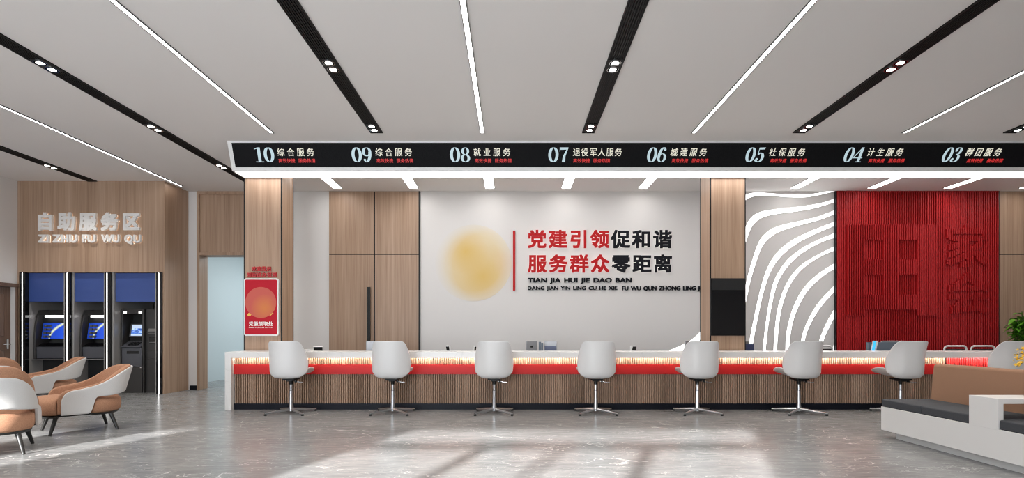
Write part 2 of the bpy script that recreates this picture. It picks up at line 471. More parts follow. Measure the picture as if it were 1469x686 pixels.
def disc2(cx, cy, r, n=14): return [tuple(ell(cx, cy, r, r, n))]
def rect2(x0, x1, y0, y1): return [((x0, y0), (x1, y0), (x1, y1), (x0, y1))]
DIG = {
 '0': pen(ell(.31, .5, .22, .475), .18, .035, True),
 '1': rect2(.25, .43, 0, 1) + rect2(.1, .58, 0, .045) + [((.07, .86), (.25, .92), (.25, 1.0), (.2, .94), (.07, .90))],
 '3': pen(catmull([(.13, .80), (.2, .945), (.31, .975), (.42, .92), (.46, .76), (.40, .59), (.25, .525)]), .16, .04)
      + pen(catmull([(.25, .525), (.42, .47), (.50, .28), (.42, .08), (.27, .025), (.14, .07), (.10, .2)]), .17, .04) + disc2(.155, .79, .075) + disc2(.135, .2, .08),
 '4': rect2(.36, .53, 0, 1) + [((.40, 1.0), (.46, .93), (.07, .31), (.0, .31))] + rect2(0, .64, .265, .315) + rect2(.26, .64, 0, .045),
 '5': [((.14, .86), (.14, .985), (.54, 1.0), (.50, .87))] + rect2(.14, .175, .5, .98) + pen(catmull([(.155, .52), (.29, .62), (.43, .55), (.49, .33), (.42, .10), (.27, .025), (.13, .09), (.10, .19)]), .18, .04) + disc2(.14, .2, .08),
 '6': pen(ell(.32, .30, .20, .275), .16, .035, True) + pen(catmull([(.13, .30), (.14, .58), (.23, .86), (.36, .975), (.47, .93)]), .17, .05) + disc2(.46, .85, .075),
 '7': [((.06, .84), (.06, 1.0), (.58, 1.0), (.58, .93), (.50, .86))] + rect2(.06, .09, .72, .9) + [((.50, .93), (.58, .95), (.42, .42), (.40, 0), (.21, 0), (.26, .40))],
 '8': pen(ell(.31, .745, .165, .23), .14, .04, True) + pen(ell(.31, .265, .205, .24), .16, .04, True),
}
DIG['9'] = [tuple((.62 - p[0], 1 - p[1]) for p in q) for q in DIG['6']]
def digits_mb(txt, rect, Y, yf, yb, shear):
    X0, X1, Z0, Z1 = px(rect[0], Y), px(rect[1], Y), pz(rect[3], Y), pz(rect[2], Y)
    mb = MB(); W = .62 * len(txt)
    for k, ch in enumerate(txt):
        for poly in DIG[ch]:
            pts = []
            for p in poly:
                z = Z0 + p[1] * (Z1 - Z0)
                pts.append((X0 + (p[0] + .62*k) / W * (X1 - X0) + shear * (z - Z0), z))
            mb.prism(pts, yf, yb)
    return mb

# ================================================================== SETTING
YB = 9.85          # back wall
YA = 9.17          # front of the cash machine wall
XL = -8.13         # left wall
XR = 9.7
YF = -3.0          # window wall behind the viewer
ZC = 3.5
def structure(name, mb, m, label, cat, **k):
    o = obj(name, mb, m, **k); tag(o, label, cat, kind='structure'); return o

structure('floor', MB().box(-9.0, XR + .2, YF - .2, 15.2, -.1, 0), M_FLOOR, 'polished grey marble floor with white veins', 'floor')
structure('ceiling', MB().box(-9.0, XR + .2, YF - .2, 10.6, ZC, ZC + .15), M_CEIL, 'flat pale grey ceiling with light strips', 'ceiling')
# back wall with the doorway to the passage
DL, DR, DT = px(287.3, YB), -4.25, pz(366.7, YB)
w = MB().box(px(273, YB) - .05, px(283.6, YB), YB, YB + .24, 0, ZC).box(DR, XR + .2, YB, YB + .24, 0, ZC)
structure('wall_back', w, M_WALL, 'white back wall behind the counter', 'wall')
# timber doorway surround with its overhead panel
d = thing('door_1', 'open doorway with wooden surround and tall overhead panel left of the counter', 'doorway', (-4.9, YB, 0), kind='structure')
f = MB().box(px(283.6, YB), DL, YB - .03, YB + .24, 0, ZC).box(DL, DR, YB - .03, YB + .24, DT, DT + .055).box(DL, DR, YB - .03, YB + .24, ZC - .055, ZC).box(DR - .05, DR + .04, YB - .03, YB + .24, 0, ZC)
obj('door_frame', f, M_WOOD, d, bev=.004)
obj('overhead_panel', MB().box(DL, DR, YB, YB + .2, DT + .055, ZC - .055), M_WOOD, d)
# passage beyond
structure('wall_passage_left', MB().box(-6.4, -6.2, YB + .24, 15, 0, 3.0), M_BLUEWALL, 'pale blue wall of the passage seen through the doorway', 'wall')
structure('wall_passage_end', MB().box(-6.2, -2.0, 14.8, 15, 0, 3.0), M_BLUEWALL, 'pale blue end wall of the passage', 'wall')
structure('wall_passage_right', MB().box(-2.2, -2.0, YB + .24, 14.8, 0, 3.0), M_BLUEWALL, 'pale blue right wall of the passage', 'wall')
structure('ceiling_passage', MB().box(-6.4, -2.0, YB + .24, 15, 3.0, 3.1), M_CEIL, 'low ceiling of the passage beyond the doorway', 'ceiling')
structure('baseboard_back', MB().box(px(273, YB), px(283.6, YB), YB - .015, YB, 0, .075), M_KICK, 'black baseboard under the white wall strip', 'baseboard')

# left wall with a door leaf
DY1, DY0, DZ = 9.13, 8.22, pz(412, 9.13)
w = MB().box(XL - .2, XL, YF, DY0, 0, ZC).box(XL - .2, XL, DY1, YA + .02, 0, ZC).box(XL - .2, XL, DY0, DY1, DZ, ZC)
structure('wall_left', w, M_WALL, 'white left wall beside the cash machines', 'wall')
d = thing('door_2', 'brown panelled door in the left wall', 'door', (XL, (DY0 + DY1) / 2, 0), kind='structure')
f = MB().box(XL, XL + .022, DY1 - .005, DY1 + .03, 0, DZ + .05).box(XL, XL + .022, DY0 - .06, DY0 + .005, 0, DZ + .05).box(XL, XL + .03, DY0 - .06, DY1 + .03, DZ - .005, DZ + .055)
obj('door_casing', f, M_DOORW, d, bev=.004)
lf = MB().box(XL - .12, XL - .078, DY0, DY1, 0, DZ)
for z0, z1 in ((.12, .72), (.95, DZ - .12)):
    lf.box(XL - .08, XL - .066, DY0 + .12, DY1 - .13, z0, z1)
leaf = obj('door_leaf', lf, M_DOORW, d, bev=.006)
h = MB().box(XL - .08, XL - .07, DY1 - .085, DY1 - .045, .74, .90).cyl((XL - .07, DY1 - .065, .82), (XL - .02, DY1 - .065, .82), .009).cyl((XL - .025, DY1 - .06, .82), (XL - .025, DY1 - .19, .82), .008)
obj('door_handle', h, M_CHROME, leaf)

# cash machine wall: wood clad, with an alcove
AX0, AX1, AZ = px(27, YA), px(233.5, YA), pz(391, YA)
XE = px(236, YA)
w = MB().box(XL, AX1, YA, YA + .05, AZ, ZC).box(AX1, XE, YA, YB + .1, 0, ZC).box(XL - .2, AX0, YA, YA + .05, 0, AZ).box(XL, AX1, YA + .05, 10.3, AZ, AZ + .06)
structure('wall_alcove', w, M_WOOD, 'wood clad wall around the cash machine alcove', 'wall')
structure('wall_alcove_back', MB().box(XL - .2, XE, 10.25, 10.35, 0, ZC).box(XL - .2, XL - .05, YA + .05, 10.3, 0, ZC), M_GREYB, 'dark rear wall of the cash machine alcove', 'wall')

structure('wall_right', MB().box(XR, XR + .2, YF, YB + .24, 0, ZC), M_WALL, 'white right wall outside the view', 'wall')
# window wall behind the viewer: two glazed openings that let the sun in
ZT = 3.10
w = MB().box(-8.4, -8.0, YF - .2, YF, 0, ZC).box(-7.45, -6.82, YF - .2, YF, 0, ZT).box(-6.3, -4.12, YF - .2, YF, 0, ZC).box(-.52, XR + .2, YF - .2, YF, 0, ZC).box(-8.0, -6.3, YF - .2, YF, ZT, ZC).box(-4.12, -.52, YF - .2, YF, ZT, ZC)  # unseen pier splitting the side opening is added to keep sun off an armchair
structure('wall_front', w, M_WALL, 'white window wall behind the viewer', 'wall')
f = MB().box(-4.12, -.52, YF - .12, YF - .06, 2.73, 2.82).box(-4.12, -4.07, YF - .12, YF - .06, 0, ZT).box(-.57, -.52, YF - .12, YF - .06, 0, ZT)
f.box(-3.04, -2.92, YF - .12, YF - .06, 0, 2.73).box(-1.605, -1.485, YF - .12, YF - .06, 0, 2.73)
f.box(-2.38, -2.34, YF - .12, YF - .08, 0, 2.73).box(-2.28, -2.24, YF - .12, YF - .08, 0, 2.73)
structure('window_1', f, M_WINF, 'grey entrance glazing frame behind the viewer', 'window')
structure('window_2', MB().box(-8.0, -7.96, YF - .12, YF - .06, 0, ZT).box(-6.34, -6.3, YF - .12, YF - .06, 0, ZT).box(-8.0, -7.45, YF - .12, YF - .06, 0, .06).box(-6.82, -6.3, YF - .12, YF - .06, 0, .06), M_WINF, 'grey side window frame behind the viewer', 'window')

# two wood clad columns behind the counter
PY0, PY1 = 7.72, 8.14
def column(xa, xb, label):
    X0, X1 = px(xa, PY0), px(xb, PY0)
    c = thing('column', label, 'column', ((X0+X1)/2, PY0, 0), kind='structure')
    obj('cladding', MB().box(X0, X1, PY0, PY1, 0, ZC), M_WOOD, c)
    for x in (X0, X1):
        obj('corner_trim', MB().box(x - .006, x + .006, PY0 - .004, PY0 + .02, 0, ZC), M_BLACK, c)
        e = PY1
        obj('corner_trim', MB().box(x - .005, x + .005, e - .015, e + .004, 0, ZC), M_BLACK, c)
    return X0, X1
COL1 = column(350.5, 403.5, 'wood clad column at the left end of the counter')
COL2 = column(1019.5, 1069, 'wood clad column carrying the black wall screen')

# wooden double door in the back wall
YD = YB - .02
d = thing('door_3', 'tall wooden double door with black seams left of the slogan wall', 'door', (px(537, YD), YD, 0), kind='structure')
zs = pz(365, YD)
for a, b in ((472, 536.3), (538, 601)):
    obj('door_leaf', MB().box(px(a, YD), px(b, YD), YD, YB + .05, 0, zs - .008), M_WOOD, d)
    obj('overhead_panel', MB().box(px(a, YD), px(b, YD), YD, YB + .05, zs + .008, ZC), M_WOOD, d)
obj('seam', MB().box(px(472, YD), px(601, YD), YD + .004, YD + .012, zs - .009, zs + .009).box(px(536, YD), px(538.2, YD), YD + .004, YD + .012, 0, ZC), M_BLACK, d)
obj('edge_trim', MB().box(px(600.6, YD), px(603, YD), YD - .012, YB + .02, 0, ZC), M_BLACK, d)
lv = [o for o in d.children if o.name.startswith('door_leaf')][0]
obj('door_handle', MB().box(px(527, YD - .05), px(531, YD - .05), YD - .06, YD - .03, .55, pz(412, YD - .05)).box(px(528, YD - .05), px(530, YD - .05), YD - .03, YD, .62, .65).box(px(528, YD - .05), px(530, YD - .05), YD - .03, YD, 1.7, 1.73), M_BLACK, lv)
# wood panel right of the red slats
d = thing('wall_panel', 'wood wall panel with black seam right of the red slats', 'wall panel', (px(1460, YD), YD, 0), kind='structure')
obj('lower_panel', MB().box(px(1431.5, YD), XR, YD, YB + .02, 0, zs - .008), M_WOOD, d)
obj('upper_panel', MB().box(px(1431.5, YD), XR, YD, YB + .02, zs + .008, ZC), M_WOOD, d)
obj('seam', MB().box(px(1430.5, YD), XR, YD + .004, YD + .012, zs - .009, zs + .009), M_BLACK, d)
obj('edge_trim', MB().box(px(1429.8, YD), px(1431.6, YD), YD - .03, YB + .02, 0, ZC), M_BLACK, d)

# ================================================================== CEILING LIGHTS
LIN = [(-5.61, 9.46, 'running to the cash machine wall'), (-2.99, 6.944, 'ending above number 10 on the sign'), (-.369, 6.944, 'ending above number 08 on the sign'),
       (2.261, 6.944, 'ending above number 06 on the sign'), (4.88, 6.944, 'ending above number 04 on the sign')]
for X, ye, where in LIN:
    t = thing('linear_light', 'thin white linear ceiling light ' + where, 'ceiling light', (X, ye, ZC - .02), group='thin linear ceiling lights')
    obj('frame', MB().box(X - .026, X - .020, -2.8, ye, ZC - .012, ZC + .001).box(X + .020, X + .026, -2.8, ye, ZC - .012, ZC + .001).box(X - .026, X + .026, ye, ye + .006, ZC - .012, ZC + .001), mat('dark_edge', (.12, .12, .12), .5), t)
    obj('diffuser', MB().box(X - .020, X + .020, -2.8, ye, ZC - .008, ZC + .001), M_STRIP, t, shine=(0, 0, -1), cut=(1, .6))
TRK = [(-6.89, YA - .01, 'running into the cash machine wall', (8.33,)), (-4.335, YB - .3, 'passing the left end of the sign', (5.19, 6.76, 8.32)), (-1.684, 6.944, 'ending above number 09 on the sign', (5.19, 6.76)),
       (.949, 6.944, 'ending above number 07 on the sign', (5.19, 6.76)), (3.57, 6.944, 'ending above number 05 on the sign', (5.19, 6.76)), (6.19, 6.944, 'ending above number 03 on the sign', (6.76,))]
for X, ye, where, ys in TRK:
    t = thing('track_light', 'black ribbed ceiling track ' + where + ' with twin spotlights', 'track light', (X, ye, ZC - .02), group='black ceiling tracks')
    hw = .0775
    ch = MB().box(X - hw, X - hw + .008, -2.8, ye, ZC - .012, ZC + .002).box(X + hw - .008, X + hw, -2.8, ye, ZC - .012, ZC + .002).box(X - hw, X + hw, ye - .008, ye, ZC - .012, ZC + .002).box(X - hw, X + hw, -2.8, ye, ZC - .003, ZC + .002)
    obj('channel', ch, M_BLACK, t)
    gr = MB()
    for k in range(7):
        xx = X - hw + .016 + k * (2*hw - .032) / 6
        gr.box(xx - .004, xx + .004, -2.8, ye - .008, ZC - .011, ZC - .002)
    obj('ribbed_insert', gr, mat('track_rib', (.012, .0115, .011), .5, spec=.2), t)
    for yc in ys:
        sp = obj('spotlight_plate', MB().box(X - hw + .004, X + hw - .004, yc - .125, yc + .125, ZC - .015, ZC - .004), M_BLACK, t)
        for dy in (-.064, .064):
            ring = obj('spotlight_ring', MB().lathe([(.056, -.02), (.056, -.006), (.05, -.006), (.05, -.02)], 28, (X, yc + dy, ZC)), M_CHROME, sp)
            obj('spotlight_lens', MB().lathe([(.047, -.017), (.044, -.019), (.03, -.0205)], 28, (X, yc + dy, ZC)), M_SPOT, sp)
INN = [(-3.0, "above the left leaf of the double door"), (-1.69, "above the right leaf of the double door"), (-.38, "above the yellow disc"), (.93, "above the red slogan characters"),
       (2.25, "above the black slogan characters"), (4.87, "above the wall of curved light strips"), (6.19, "above the left half of the red slats"), (7.5, "above the right half of the red slats"), (8.80, "above the wood panel by the red slats")]
for X, where in INN:
    t = thing('panel_light', 'short bright ceiling light behind the sign, ' + where, 'ceiling light', (X, 9.6, ZC - .02), group='short ceiling lights behind the sign')
    obj('diffuser', MB().box(X - .077, X + .077, 8.0, 9.6, ZC - .006, ZC + .001), M_PANEL, t, shine=(0, 0, -1), cut=(1, .55))
    obj('frame', MB().box(X - .082, X - .077, 8.0, 9.605, ZC - .008, ZC + .001).box(X + .077, X + .082, 8.0, 9.605, ZC - .008, ZC + .001).box(X - .082, X + .082, 9.6, 9.606, ZC - .008, ZC + .001), mat('dark_edge', (.12, .12, .12), .5), t)

# ================================================================== HANGING SIGN
SX0, SX1 = -3.705, 7.6
Y0, Y1, ZB, YK = 7.25, 7.38, 3.149, 7.705     # face leans back towards its lower edge
sg = thing('counter_sign', 'long black hanging sign with counter numbers 10 to 03 over the counter', 'sign', (1.9, 7.45, 3.15))
body = MB().prism([(Y0, ZC), (Y1, ZB), (Y1 + .01, ZB - .004), (YK, ZB - .004), (YK, ZC)], SX0, SX1, 'x')
# slanted left end as in the photo
obj('casing', body, M_SIGNF, sg)
def face(z): return Y0 + (ZC - z) / (ZC - ZB) * (Y1 - Y0)
def zface(y):           # height of a picture row on the leaning face
    lo, hi = ZB, ZC
    for _ in range(40):
        m_ = (lo + hi) / 2
        if HY - (m_ - H) * F / face(m_) < y: hi = m_
        else: lo = m_
    return lo
zt, zb = zface(205.2), zface(240)
sc = MB().prism([(face(zb) - .004, zb), (face(zt) - .004, zt), (face(zt) + .008, zt), (face(zb) + .008, zb)], SX0 + .055, SX1 - .05, 'x')
obj('display', sc, M_SCREEN, sg)
obj('light_panel', MB().box(SX0 + .03, SX1 - .03, Y1 + .015, YK - .01, ZB - .008, ZB - .003), M_UNDER, sg, shine=(0, 0, -1), cut=(0, .6))
def on_face(mb):        # lean flat lettering made at a constant depth onto the sign's face
    for v in mb.bm.verts:
        t = v.co.y
        yy = face(v.co.z) - .0045 + t
        v.co.x *= yy / 7.31 if False else 1.0
        v.co.y = yy
    return mb
YS = 7.305
def sign_rect(x0, x1, y0, y1):
    """pixel rectangle -> rectangle whose mapping at YS gives the right place on the leaning face"""
    za, zb_ = zface(y0), zface(y1); yc = (face(za) + face(zb_)) / 2
    k = yc / YS
    return (CX + (x0 - CX) * k, CX + (x1 - CX) * k, HY - (za - H) * F / YS, HY - (zb_ - H) * F / YS)
ENT = [('10', '综合服务', 364, 0), ('09', '综合服务', 504.5, 0), ('08', '就业服务', 645.5, 0), ('07', '退役军人服务', 786.5, 0), ('06', '城建服务', 927.5, .1), ('05', '社保服务', 1068.5, .15), ('04', '计生服务', 1209.3, .22), ('03', '群团服务', 1350.3, .26)]
for num, svc, x0, sh in ENT:
    dx = x0 - 364
    o = obj('number_text', on_face(digits_mb(num, sign_rect(x0, x0 + 29.5 - sh*14, 211.8, 232.9), YS, -.003, .001, sh)), M_LED_NUM, sg, smooth=0); o['label'] = 'pale blue number ' + num
    xs = x0 + (34 if svc[0] != '退' else 35.5)
    xe = x0 + (86.5 if svc[0] != '退' else 105.5)
    yy = sign_rect(xs, xe - sh*8, 212.6, 224.3)
    for mb_, _ in [(m_, 0) for m_, _ in chars_mb(svc, yy, YS, -.003, .001, .008, 1.28 if svc[0] != '退' else 1.1)]:
        for v in mb_.bm.verts: v.co.x += sh * (v.co.z - zface(224.3))
        o = obj('service_text', on_face(mb_), M_LED_TXT, sg, smooth=0)
    for tx, a, b in (('高效快捷', 36, 59.5), ('服务热情', 64.5, 88.5)):
        for mb_, _ in chars_mb(tx, sign_rect(x0 + a, x0 + b - sh*5, 227.8, 233.6), YS, -.003, .001, .0, 1.06):
            for v in mb_.bm.verts: v.co.x += sh * (v.co.z - zface(233.6))
            o = obj('tagline_text', on_face(mb_), M_LED_RED, sg, smooth=0)

# ================================================================== WALL LETTERING
def add_chars(root, text, rect, Y, yf, yb, m, off, pitch, halo=None, name='character'):
    for mb, bk in chars_mb(text, rect, Y, yf, yb, off, pitch, back=halo):
        o = obj(name, mb, m, root, smooth=0)
        if bk: obj('backlight', bk, halo, o, smooth=0)
YW = YB - .03
sl = thing('wall_slogan', 'red and black raised slogan lettering on the white back wall', 'lettering', (px(860, YW), YB, pz(418, YW)))
yf, yb = YB - .034, YB - .012
def split_line(text, nred, rect):
    ms = chars_mb(text, rect, YW, yf, yb, .030, 1.09, back=M_HALO)
    for k, (mb, bk) in enumerate(ms):
        o = obj('character', mb, M_REDTXT if k < nred else M_BLKTXT, sl, smooth=0); o['label'] = 'red character' if k < nred else 'black character'
        obj('backlight', bk, M_HALO, o, smooth=0)
split_line('党建引领促和谐', 4, (757.2, 964, 329.8, 356.2))
split_line('服务群众零距离', 4, (757.2, 964, 365, 391.5))
obj('pinyin_line', line_mb('TIAN JIA HUI JIE DAO BAN', (757.3, 906.5, 398.7, 407.2), YW, yf, YB, .030), M_BLKTXT, sl, smooth=0)
obj('pinyin_line', line_mb('DANG JIAN YIN LING CU HE XIE', (757.2, 885.6, 410.7, 417.6), YW, yf, YB, .02), M_BLKTXT, sl, smooth=0)
obj('pinyin_line', line_mb('FU WU QUN ZHONG LING JU LI', (892.7, 1019, 410.7, 418.4), YW, yf, YB, .02), M_BLKTXT, sl, smooth=0)
obj('divider_bar', MB().box(px(735.9, YW), px(739, YW), yf, YB, pz(417, YW), pz(331, YW)), M_REDTXT, sl)
# soft yellow disc
R_ = 55 * YB / F
dm = MB().lathe([(R_, 0), (R_, .004)], 64)
bmesh.ops.rotate(dm.bm, verts=dm.bm.verts[:], cent=(0, 0, 0), matrix=Matrix.Rotation(PI/2, 3, 'X'))
o = obj('wall_disc', dm, blurred_disc('soft_yellow_disc', (0.69, 0.575, 0.37), (0.66, 0.44, 0.115), (0.69, 0.47, 0.34), R_, True))
o.location = (px(679, YB), YB - .001, pz(377.5, YB)); tag(o, 'soft yellow round disc on the white wall left of the slogan', 'emblem')

# self service lettering over the cash machines
YL = YA - .055
ls = thing('area_lettering', 'white raised lettering on the wood wall above the cash machines', 'lettering', (px(128, YL), YA, pz(350, YL)))
for mb, bk in chars_mb('自助服务区', (54.5, 200, 304.5, 331), YL, YL, YA - .015, .045, 1.22, back=M_HALOW):
    o = obj('character', mb, M_WHITETXT, ls, smooth=0); obj('backlight', bk, M_HALOW, o, smooth=0)
for wd, a, b in (('ZI', 54, 69.5), ('ZHU', 75, 110), ('FU', 117, 137), ('WU', 145, 171), ('QU', 178, 201.5)):
    yb2 = 348.2 if wd != 'QU' else 350.5
    mb = line_mb(wd, (a, b, 336.5, yb2), YL, YL, YA - .015, .035)
    o = obj('letters', mb, M_WHITETXT, ls, smooth=0)
    obj('backlight', line_mb(wd, (a + .8, b - .8, 337.2, yb2 - .7), YL, YA - .0115, YA - .0025, .0), M_HALOW, o, smooth=0)

# red lettering and framed notice on the left column
YP = PY0 - .02
cl = thing('column_lettering', 'two rows of small red raised characters on the left column', 'lettering', (px(375, YP), PY0, pz(397, YP)))
def outlined(text, rect, pitch):
    for mb, _ in chars_mb(text, rect, YP, YP, PY0, .02, pitch):
        o = obj('character', mb, mat('notice_red', (.50, .012, .015), .4), cl, smooth=0)
outlined('欢迎党员', (361, 388.7, 382.3, 389.2), 1.06)
outlined('到街道办报到', (354.2, 396.3, 391, 397.4), 1.06)
YN = PY0 - .035
nb = thing('notice_board', 'red rounded notice board with white frame on the left column', 'notice board', (px(375, YN), PY0, pz(482, YN)))
def rrect(x0, x1, z0, z1, r, n=6):
    out = []
    for cx, cz, a0 in ((x1 - r, z1 - r, 0), (x0 + r, z1 - r, PI/2), (x0 + r, z0 + r, PI), (x1 - r, z0 + r, 1.5*PI)):
        for k in range(n + 1):
            a = a0 + PI/2*k/n; out.append((cx + r*math.cos(a), cz + r*math.sin(a)))
    return out
obj('frame', MB().prism(rrect(px(350, YN), px(399.4, YN), pz(482.2, YN), pz(399.4, YN), .03), YN, PY0 - .005), mat('notice_frame', (.74, .72, .70), .4), nb, bev=.003)
obj('board', MB().prism(rrect(px(351.6, YN), px(397.4, YN), pz(479.8, YN), pz(401.4, YN), .018), YN - .004, YN + .004), M_CRIMSON, nb)
R2 = 22.2 * YN / F
dm = MB().lathe([(R2, 0), (R2, .003)], 48)
bmesh.ops.rotate(dm.bm, verts=dm.bm.verts[:], cent=(0, 0, 0), matrix=Matrix.Rotation(PI/2, 3, 'X'))
me = bpy.data.meshes.new('round_print'); bmesh.ops.recalc_face_normals(dm.bm, faces=dm.bm.faces[:]); dm.bm.to_mesh(me); dm.bm.free()
me.materials.append(blurred_disc('orange_red_disc', (0.50, 0.085, 0.06), (0.56, 0.17, 0.04), (0.50, 0.06, 0.05), R2, False, tint=1))
o = bpy.data.objects.new('round_print', me); C.objects.link(o); o.parent = nb
o.location = Vector((px(374.4, YN), YN - .004, pz(434.2, YN))) - nb.location
obj('gold_ornament', MB().prism([(px(a, YN), pz(b, YN)) for a, b in ((354.8, 452), (357, 449), (359, 450), (361, 452), (358.5, 453.6), (356, 453.4))], YN - .006, YN - .003).prism([(px(a, YN), pz(b, YN)) for a, b in ((387, 452.5), (389.5, 449.8), (392, 448.8), (392.4, 450), (390, 451.4), (388, 453.4))], YN - .006, YN - .003), M_GOLD, nb)
for mb, _ in chars_mb('党徽领取处', (357.3, 391.8, 461.4, 468), YN, YN - .006, YN - .003, .02, 1.04):
    obj('notice_text', mb, M_WHITETXT, nb, smooth=0)
obj('notice_text', line_mb('DANG HUI LING QU CHU', (357.3, 391.8, 469.3, 471.2), YN, YN - .006, YN - .003, .01), M_WHITETXT, nb, smooth=0)

# black screen on the right column
YT = PY0 - .045
tv = thing('wall_screen', 'black wall screen hung on the right wood column', 'screen', (px(1045, YT), PY0, pz(481.5, YT)))
obj('casing', MB().box(px(1019.8, YT), px(1070, YT), YT, PY0 - .003, pz(481.8, YT), pz(399.3, YT)), M_BLACK, tv, bev=.004)
obj('screen_glass', MB().box(px(1021, YT), px(1068.8, YT), YT - .003, YT + .002, pz(480.6, YT), pz(417, YT)), M_BLACKG, tv)
obj('top_bar', MB().box(px(1021, YT), px(1068.8, YT), YT - .003, YT + .002, pz(416, YT), pz(400.6, YT)), mat('satin_black', (.014, .014, .015), .35), tv)

# ================================================================== CURVED LIGHT STRIPS
def zp(p): return (1060 + p[0] / 2.744, 260 + p[1] / 2.744)
CUR = [
 ([(10,58),(25,53),(60,46),(110,47),(180,53),(250,54),(300,49),(345,41),(368,39)], [(10,88),(25,76),(45,64),(80,58),(130,59),(200,64),(260,64),(310,56),(345,48),(372,42)]),
 ([(14,210),(25,182),(40,152),(60,133),(90,120),(150,110),(220,103),(290,93),(340,82),(372,71)], [(14,280),(25,245),(38,205),(55,172),(80,150),(110,137),(160,128),(230,119),(300,106),(372,84)]),
 ([(14,460),(25,412),(40,350),(60,285),(80,235),(105,205),(140,183),(190,168),(250,155),(310,140),(372,117)], [(16,525),(27,475),(45,390),(65,325),(85,268),(110,232),(150,203),(200,185),(260,168),(320,152),(372,131)]),
 ([(30,690),(40,632),(60,530),(80,440),(100,370),(125,315),(160,270),(210,232),(270,202),(330,178),(372,161)], [(45,690),(55,632),(72,545),(95,440),(118,370),(145,320),(185,277),(240,238),(300,208),(350,186),(372,177)]),
 ([(90,690),(92,668),(102,580),(115,490),(132,410),(155,358),(195,305),(250,263),(310,232),(372,207)], [(102,690),(104,668),(113,580),(128,490),(146,415),(172,362),(215,310),(265,272),(325,240),(372,224)]),
 ([(134,690),(135,668),(140,590),(150,510),(170,440),(200,380),(245,330),(310,290),(372,259)], [(147,690),(148,668),(154,590),(165,510),(186,440),(220,378),(265,332),(320,297),(372,274)]),
 ([(181,690),(182,668),(185,610),(197,545),(220,480),(255,420),(305,370),(372,326)], [(195,690),(196,668),(201,610),(214,545),(240,480),(275,425),(325,378),(372,346)]),
 ([(230,690),(243,630),(255,585),(280,530),(315,475),(372,414)], [(244,690),(257,630),(270,585),(298,530),(335,478),(372,438)]),
 ([(300,690),(312,640),(325,600),(345,555),(372,508)], [(316,690),(328,640),(342,600),(360,565),(372,540)]),
 ([(352,700),(360,680),(372,645)], [(360,700),(366,690),(372,672)]),
]
WN = ['uppermost, wavy', 'second from the top', 'third from the top', 'fourth from the top', 'fifth from the top', 'sixth from the top', 'seventh from the top', 'eighth from the top', 'ninth from the top', 'lowest and smallest']
def resample(pts, n):
    c = catmull(pts, 10); L = [0]
    for a, b in zip(c, c[1:]): L.append(L[-1] + math.dist(a, b))
    out = []; j = 0
    for k in range(n):
        t = L[-1] * k / (n - 1)
        while j < len(L) - 2 and L[j+1] < t: j += 1
        u = (t - L[j]) / max(1e-9, L[j+1] - L[j])
        out.append((c[j][0] + (c[j+1][0]-c[j][0])*u, c[j][1] + (c[j+1][1]-c[j][1])*u))
    return out
for (up, lo), wn in zip(CUR, WN):
    n = 40
    U = [zp(p) for p in resample(up, n)]; D = [zp(p) for p in resample(lo, n)]
    f = lambda p, y: (px(p[0], YB), y, pz(p[1], YB))
    mb = MB().sheet([[f(a, YB - .010), f(b, YB - .010)] for a, b in zip(U, D)], [[f(a, YB - .002), f(b, YB - .002)] for a, b in zip(U, D)])
    centred('curved_light_strip', mb, M_WAVE, 'glowing curved wall strip left of the red slats, ' + wn, 'light strip', group='curved light strips on the wall', smooth=0, shine=(0, -1, 0))
U = [(945, 510), (958.9, 503.5), (980, 494.5), (990, 489), (1001.3, 479.3), (1016, 462)]; D = [(965, 515), (980, 506), (992, 498), (998, 493), (1002, 489.5), (1018, 476)]
U = resample(U, 24); D = resample(D, 24)
mb = MB().sheet([[(px(a[0], YB), YB - .010, pz(a[1], YB)), (px(b[0], YB), YB - .010, pz(b[1], YB))] for a, b in zip(U, D)], [[(px(a[0], YB), YB - .002, pz(a[1], YB)), (px(b[0], YB), YB - .002, pz(b[1], YB))] for a, b in zip(U, D)])
centred('curved_light_strip', mb, M_WAVE, 'glowing white wedge low on the slogan wall beside the right column', 'light strip', group='curved light strips on the wall', smooth=0, shine=(0, -1, 0))

# ================================================================== RED SLATTED PANEL
RX0, RX1 = px(1198, YB), px(1429.6, YB)
rs = thing('slatted_panel', 'red vertical slatted wall panel with raised characters', 'wall panel', ((RX0+RX1)/2, YB, 0))
obj('backing', MB().box(RX0, RX1, YB - .012, YB, 0, ZC), M_REDBACK, rs)
obj('edge_trim', MB().box(px(1196.6, YB), RX0, YB - .05, YB, 0, ZC), M_BLACK, rs)
NR = 72; pit = (RX1 - RX0) / NR
def rib(mb, xc, z0, z1, yf, yb_, w=.0108):
    c = .004
    mb.prism([(xc - w, yb_), (xc - w, yf + c), (xc - w + c, yf), (xc + w - c, yf), (xc + w, yf + c), (xc + w, yb_)], z0, z1, 'z')
slats = MB()
for k in range(NR): rib(slats, RX0 + (k + .5) * pit, 0, ZC, YB - .055, YB - .008)
obj('slats', slats, M_REDSLAT, rs, smooth=0)
YR = YB - .095
def in_big(x):
    full, leg = [(322, 444.3)], [(322, 452.7)]
    bars = [(322, 344.3), (371.8, 394), (423, 444.3)]
    if 1216.5 <= x < 1241 or 1317.8 <= x < 1344: return leg
    if 1241 <= x < 1268.5 or 1291.5 <= x < 1317.8: return bars
    if 1268.5 <= x < 1291.5: return full
    return []
rc = MB()
for k in range(NR):
    xc = RX0 + (k + .5) * pit; xp = CX + xc * F / YR
    for a, b in in_big(xp): rib(rc, xc, pz(b, YR), pz(a, YR), YR, YB - .05)
obj('raised_character', rc, M_REDSLAT, rs, smooth=0)
